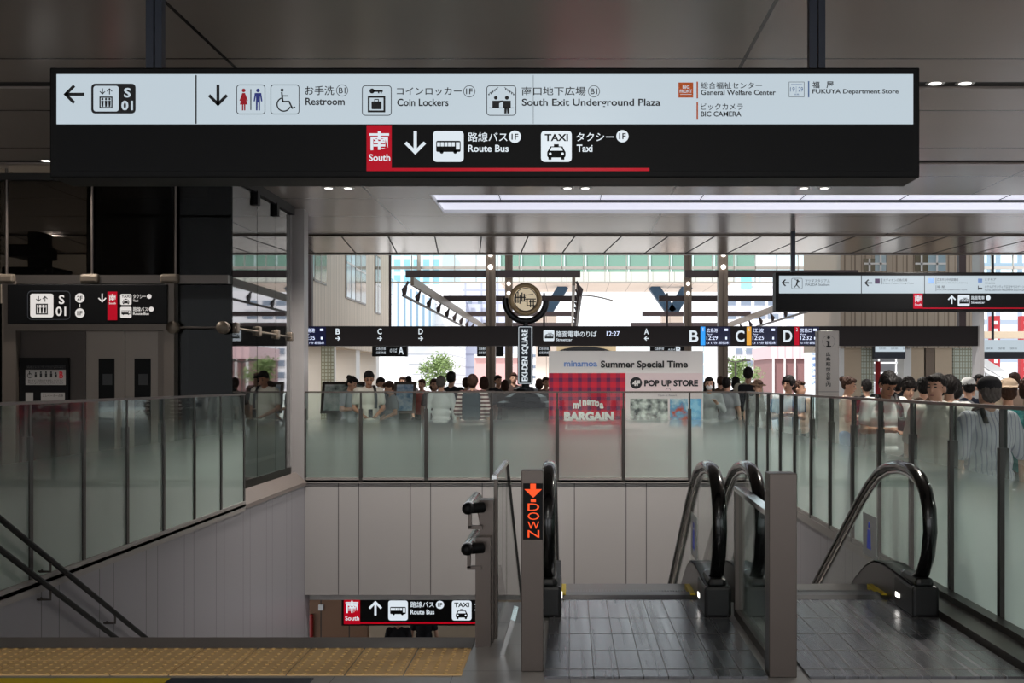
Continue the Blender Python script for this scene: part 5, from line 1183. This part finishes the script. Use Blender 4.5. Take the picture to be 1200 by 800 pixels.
    if near or pitch > -20:
        for sg in (1, -1):
            mb = MB(); mb.ball(H((sg * .03, -.078, 1.595)), .011, M['ink'], 2, (1.2, .6, .6)); o_ = mb.build('eye', None, b, local=True); o_.data.transform(Matrix.Scale(k, 4))
            mb = MB(); a_ = [H((sg * (.015 + .009 * i), -.087 + .0035 * i, 1.617 + (.004 if i in (1, 2) else 0))) for i in range(4)]; mb.tube(a_, [.003, .005, .005, .002], 6); o_ = mb.build('eyebrow', hairm, b, local=True); o_.data.transform(Matrix.Scale(k, 4))
        if not mask:
            mb = MB(); a_ = [H((-.022 + .011 * i, -.0905 + abs(i - 2) * .004, 1.525)) for i in range(5)]; mb.tube(a_, [.002, .006, .006, .006, .002], 6); o_ = mb.build('mouth', LIP, b, local=True); o_.data.transform(Matrix.Scale(k, 4))
    if strap:
        for sg in (strap if isinstance(strap, tuple) else (1, -1)):
            mb = MB(); xs = sg * .105
            mb.tube([(xs * .95, -.13 - t_, 1.1), (xs, -.135 - t_, 1.22), (xs * .95, -.115 - t_, 1.34), (xs * .85, -.045, 1.447 + t_ * .5), (xs * .85, .06, 1.455 + t_ * .5), (xs, .13 + t_, 1.36)], .024, 8, squash=(1, .35), side=(1, 0, 0)); o_ = mb.build('strap', M['ink'], b, local=True); o_.data.transform(Matrix.Scale(k, 4))
    b['k'] = k
    return b
def held(p, mb, name, mm, label, cat):
    """A thing carried by a person, built in the person's own frame but standing at top level."""
    o = mb.build(name, mm)
    k = p['k']; o.data.transform(Matrix.Translation(p.location) @ Matrix.Rotation(p.rotation_euler[2], 4, 'Z') @ Matrix.Scale(k, 4))
    return tag(o, label, cat)
def backpack(p, mm, label, x=0, y=.2, z=1.18):
    mb = MB(); mb.bbox(x - .15, x + .15, y - .06, y + .09, z - .22, z + .24, .05, seg=3); mb.bbox(x - .11, x + .11, y + .085, y + .12, z - .18, z + .02, .02); return held(p, mb, 'backpack', mm, label, 'backpack')
def head_x(px, Y): return PX(px, Y)

W = cloth(222, 222, 220); OFF = cloth(205, 200, 190); DK = cloth(36, 36, 40); GR = cloth(120, 122, 126); NV = cloth(40, 46, 62); LG = cloth(176, 178, 178); BEI = cloth(176, 160, 138); BRN = cloth(84, 66, 56)
# yaw 0 looks towards the camera, 180 away from it, 90 towards +X, -90 towards -X
# the walkers behind the side railing
p = person(PX(1037, 10.7), 10.7, 10, 1.6, 'man in white shirt with black backpack straps looking down by the railing', W, NV, 'short', arms=('phone', 'phone'), legs='walk', pitch=38, near=True, strap=True, skin=SKIN2, loose=.03, build=1.1)
mb = MB(); mb.bbox(-.04, .04, -.37, -.358, 1.1, 1.25, .005); held(p, mb, 'phone', M['black'], 'dark phone held by the man with black backpack straps', 'phone')
person(PX(1063, 12.4), 12.4, 5, 1.54, 'young man with black fringe in plain white tee looking down', W, GR, 'fringe', arms=('phone', 'phone'), pitch=22, near=True, legs='walk2')
p = person(PX(1097, 9.35), 9.35, -28, 1.55, 'man in open cream shirt over dark tee glancing aside by the railing', OFF, NV, 'short', arms=('fwd', 'down'), turn=-14, near=True, legs='walk', loose=.03, collar=OFF, sleeve=.85)
person(PX(1112, 11.0), 11.0, 172, 1.55, 'person in white shirt walking away behind the man in the cream shirt', W, NV, 'short', arms=('down', 'fwd'), legs='walk')
person(PX(1082, 13.8), 13.8, 178, 1.54, 'person with round black hair and dark brown top seen from behind', BRN, DK, 'fringe', hairm=HAIRB, legs='walk')
person(PX(1119, 13.0), 13.0, 160, 1.52, 'woman with dark hair in grey blouse seen from behind', GR, DK, 'bob', legs='walk2')
person(PX(1134, 14.2), 14.2, 185, 1.53, 'person in dark navy jacket and white cap in the crowd', NV, DK, 'short', cap=cloth(225, 225, 225), legs='walk')
stripe = stripe_cloth('white shirt with fine grey stripes', rgb(216, 214, 222), rgb(168, 166, 184), 0, .03, .008)
p = person(PX(1158, 8.25), 8.25, 188, 1.515, 'man in dark cap and striped white shirt walking away, carrying a bag', stripe, cloth(190, 180, 158), 'short', hairm=HAIRG, arms=('down', 'bag'), cap=cloth(46, 46, 48), shorts=True, legs='walk', near=True, loose=.04, sleeve=.9, build=1.08, strap=(1,))
mb = MB(); mb.prism([(-.2, .36), (-.22, .8), (.16, .8), (.2, .36)], -.42, -.3, 'x'); mb.tube([(-.36, -.1, .8), (-.34, -.08, .86), (-.33, 0, .8)], .01, 6); held(p, mb, 'shopping_bag', cloth(214, 214, 218), 'pale shopping bag hanging from the hand of the man in the dark cap', 'bag')
p = person(PX(1181, 10.2), 10.2, 170, 1.5, 'person in beige hooded top with pack in the crowd past the man in the cap', BEI, DK, 'short', hairm=HAIRBR, cap=cloth(170, 150, 130), hatkind='hat', legs='walk2', sleeve=1.8)
backpack(p, cloth(196, 178, 156), 'beige soft backpack worn by the person in the beige hooded top')
person(PX(1206, 9.2), 9.2, 150, 1.52, 'person in teal top at the edge of the frame', cloth(44, 128, 130), DK, 'short', hairm=HAIRBR, legs='walk', sleeve=1.7)
person(PX(1139, 17.2), 17.2, 10, 1.55, 'person with black hair half hidden behind the man in the dark cap', LG, DK, 'bob')
person(PX(1163, 15.0), 15, 175, 1.52, 'person in wide sand coloured hat and top among the crowd', BEI, BRN, 'short', cap=cloth(196, 174, 148), hatkind='hat')
p = person(PX(993, 15.2), 15.2, 65, 1.55, 'woman with tied up hair and pale top beside the information pillar', cloth(214, 190, 170), cloth(132, 160, 200), 'bun', hairm=HAIRBR, arms=('hold', 'hold'), pitch=12)
backpack(p, cloth(146, 172, 210), 'light blue backpack of the woman with tied up hair', y=.19, z=1.1)
person(PX(1015, 17), 17, 185, 1.52, 'person in dark clothes behind the man with backpack straps', DK, DK, 'short')
person(PX(924, 15.6), 15.6, -15, 1.57, 'person with black hair in white and navy top, head turned', stripe_cloth('white and navy top', rgb(215, 218, 225), rgb(50, 60, 96), 0, .16, .05), NV, 'fringe', turn=-25, arms=('hold', 'hold'))
person(PX(937, 16.4), 16.4, 30, 1.5, 'shorter person leaning against the one in white and navy', cloth(190, 160, 140), NV, 'short', hairm=HAIRBR, turn=30)
person(PX(888, 18.6), 18.6, 20, 1.5, 'person in brown bucket hat looking over the corner of the railings', cloth(150, 150, 146), NV, 'short', hairm=HAIRBR, cap=cloth(110, 88, 72), hatkind='hat', pitch=8)
# the group behind the far railing
person(PX(831, 19), 19, -5, 1.56, 'woman with long black hair and white face mask in grey jacket', LG, NV, 'long', mask=True, arms=('strap', 'down'), sleeve=1.7)
p = person(PX(852, 20), 20, 150, 1.56, 'person in pale grey tee with dark hair walking past the masked woman', cloth(178, 176, 178), DK, 'short', legs='walk')
person(PX(862, 22), 22, 178, 1.58, 'person in black with black hair beside the canopy post', DK, DK, 'bob')
p = person(PX(877, 20.5), 20.5, 165, 1.74, 'tall person in cream top with black backpack looking at the platforms', cloth(206, 200, 180), DK, 'short')
backpack(p, DK, 'black backpack on the tall person in the cream top')
person(PX(410, 19.3), 19.3, 60, 1.58, 'woman with black hair in light grey top looking down before the map board', cloth(160, 166, 170), DK, 'bun', pitch=25, arms=('phone', 'phone'))
p = person(PX(432, 18.6), 18.6, 15, 1.66, 'man in cream tee with crossbody strap looking at his hands', OFF, BEI, 'short', pitch=22, arms=('low', 'low'), strap=(1,), loose=.035, skin=SKIN2)
mb = MB(); mb.bbox(-.035, .035, -.34, -.328, .95, 1.09, .005); held(p, mb, 'phone', M['black'], 'phone held by the man in the cream tee', 'phone')
person(PX(446, 20.3), 20.3, 30, 1.56, 'person in dark grey top just behind the man in the cream tee', GR, DK, 'short', pitch=10)
person(PX(459, 19.6), 19.6, -70, 1.5, 'stooping person in grey shirt beside the bluish map board', cloth(146, 148, 152), LG, 'short', hairm=HAIRBR, pitch=25, arms=('low', 'low'))
person(PX(517, 19.2), 19.2, 175, 1.58, 'man in white long-sleeved shirt and dark trousers at the far railing', W, DK, 'short', hairm=HAIRG, sleeve=1.8)
person(PX(529, 20.2), 20.2, 170, 1.66, 'man in black shirt next to the one in white', DK, DK, 'short', sleeve=.9)
person(PX(509, 21.2), 21.2, 20, 1.54, 'person with brown hair half behind the man in white', BRN, DK, 'bob', hairm=HAIRBR)
zig = stripe_cloth('striped knit', rgb(208, 190, 184), rgb(96, 60, 58), 2, .06, .03)
p = person(PX(554, 18.1), 18.1, 178, 1.6, 'person with brown hair and striped top, seen from behind at the far railing', zig, DK, 'fringe', hairm=HAIRBR, loose=.04, sleeve=1.2, build=1.15)
backpack(p, cloth(44, 54, 60), 'dark backpack on the person in the striped top')
person(PX(547, 21.5), 21.5, 165, 1.56, 'person in brown top standing beyond the striped top', BRN, DK, 'short', hairm=HAIRBR); person(PX(567, 21.0), 21, 190, 1.58, 'person in taupe top between the striped top and the canopy post', cloth(128, 112, 104), DK, 'bob', hairm=HAIRBR)
for px, Y, yaw, hh, c, hr, lab in ((584, 24.5, 30, 1.62, DK, 'short', 'person in black under the canopy, first past the post'), (592, 23.4, 170, 1.52, cloth(120, 104, 96), 'bob', 'person in brown grey top in the row beside the emblem post'), (602, 25.5, 10, 1.68, cloth(70, 56, 52), 'short', 'tall person in dark brown close to the name plate'),
                                   (632, 25, 175, 1.55, cloth(140, 124, 116), 'bob', 'person in taupe top right behind the emblem post'), (640, 24.2, 20, 1.58, cloth(96, 84, 80), 'short', 'person in grey brown top beside the poster wall edge'),
                                   (472, 26, 20, 1.6, cloth(140, 90, 80), 'short', 'distant person in rust top above the bluish map board'), (479, 27.5, 170, 1.62, LG, 'bob', 'distant person in light grey above the bluish map board'), (494, 25, -20, 1.54, cloth(176, 92, 84), 'short', 'person in red top between the map board and the man in white'),
                                   (844, 24.5, 185, 1.6, BRN, 'short', 'person in brown at the foot of the canopy post'), (1052, 19, 170, 1.56, DK, 'bob', 'person in black between the two young men, far back'), (1148, 18.5, 5, 1.6, LG, 'short', 'distant person in light grey before the lattice pillar'), (1188, 17, 180, 1.62, cloth(150, 130, 116), 'short', 'distant person in tan beyond the beige backpack')):
    person(PX(px, Y), Y, yaw, hh, lab, c, DK, hr, hairm=HAIRBR if c not in (DK, LG) else HAIRB)
p = person(PX(-8, 15), 15, 40, 1.5, 'person in dark brown top beside the lift frame, half out of the frame', BRN, DK, 'bob', hairm=HAIRBR)
# the two seen under the lower sign
person(PX(467, 21.5), 21.5, 175, 1.66, 'person in black below the bus sign, next to the timber panel', DK, DK, 'short', foot=LOW); person(PX(497, 22.4), 22.4, 178, 1.68, 'person in black below the taxi sign on the lower floor', DK, DK, 'short', foot=LOW)
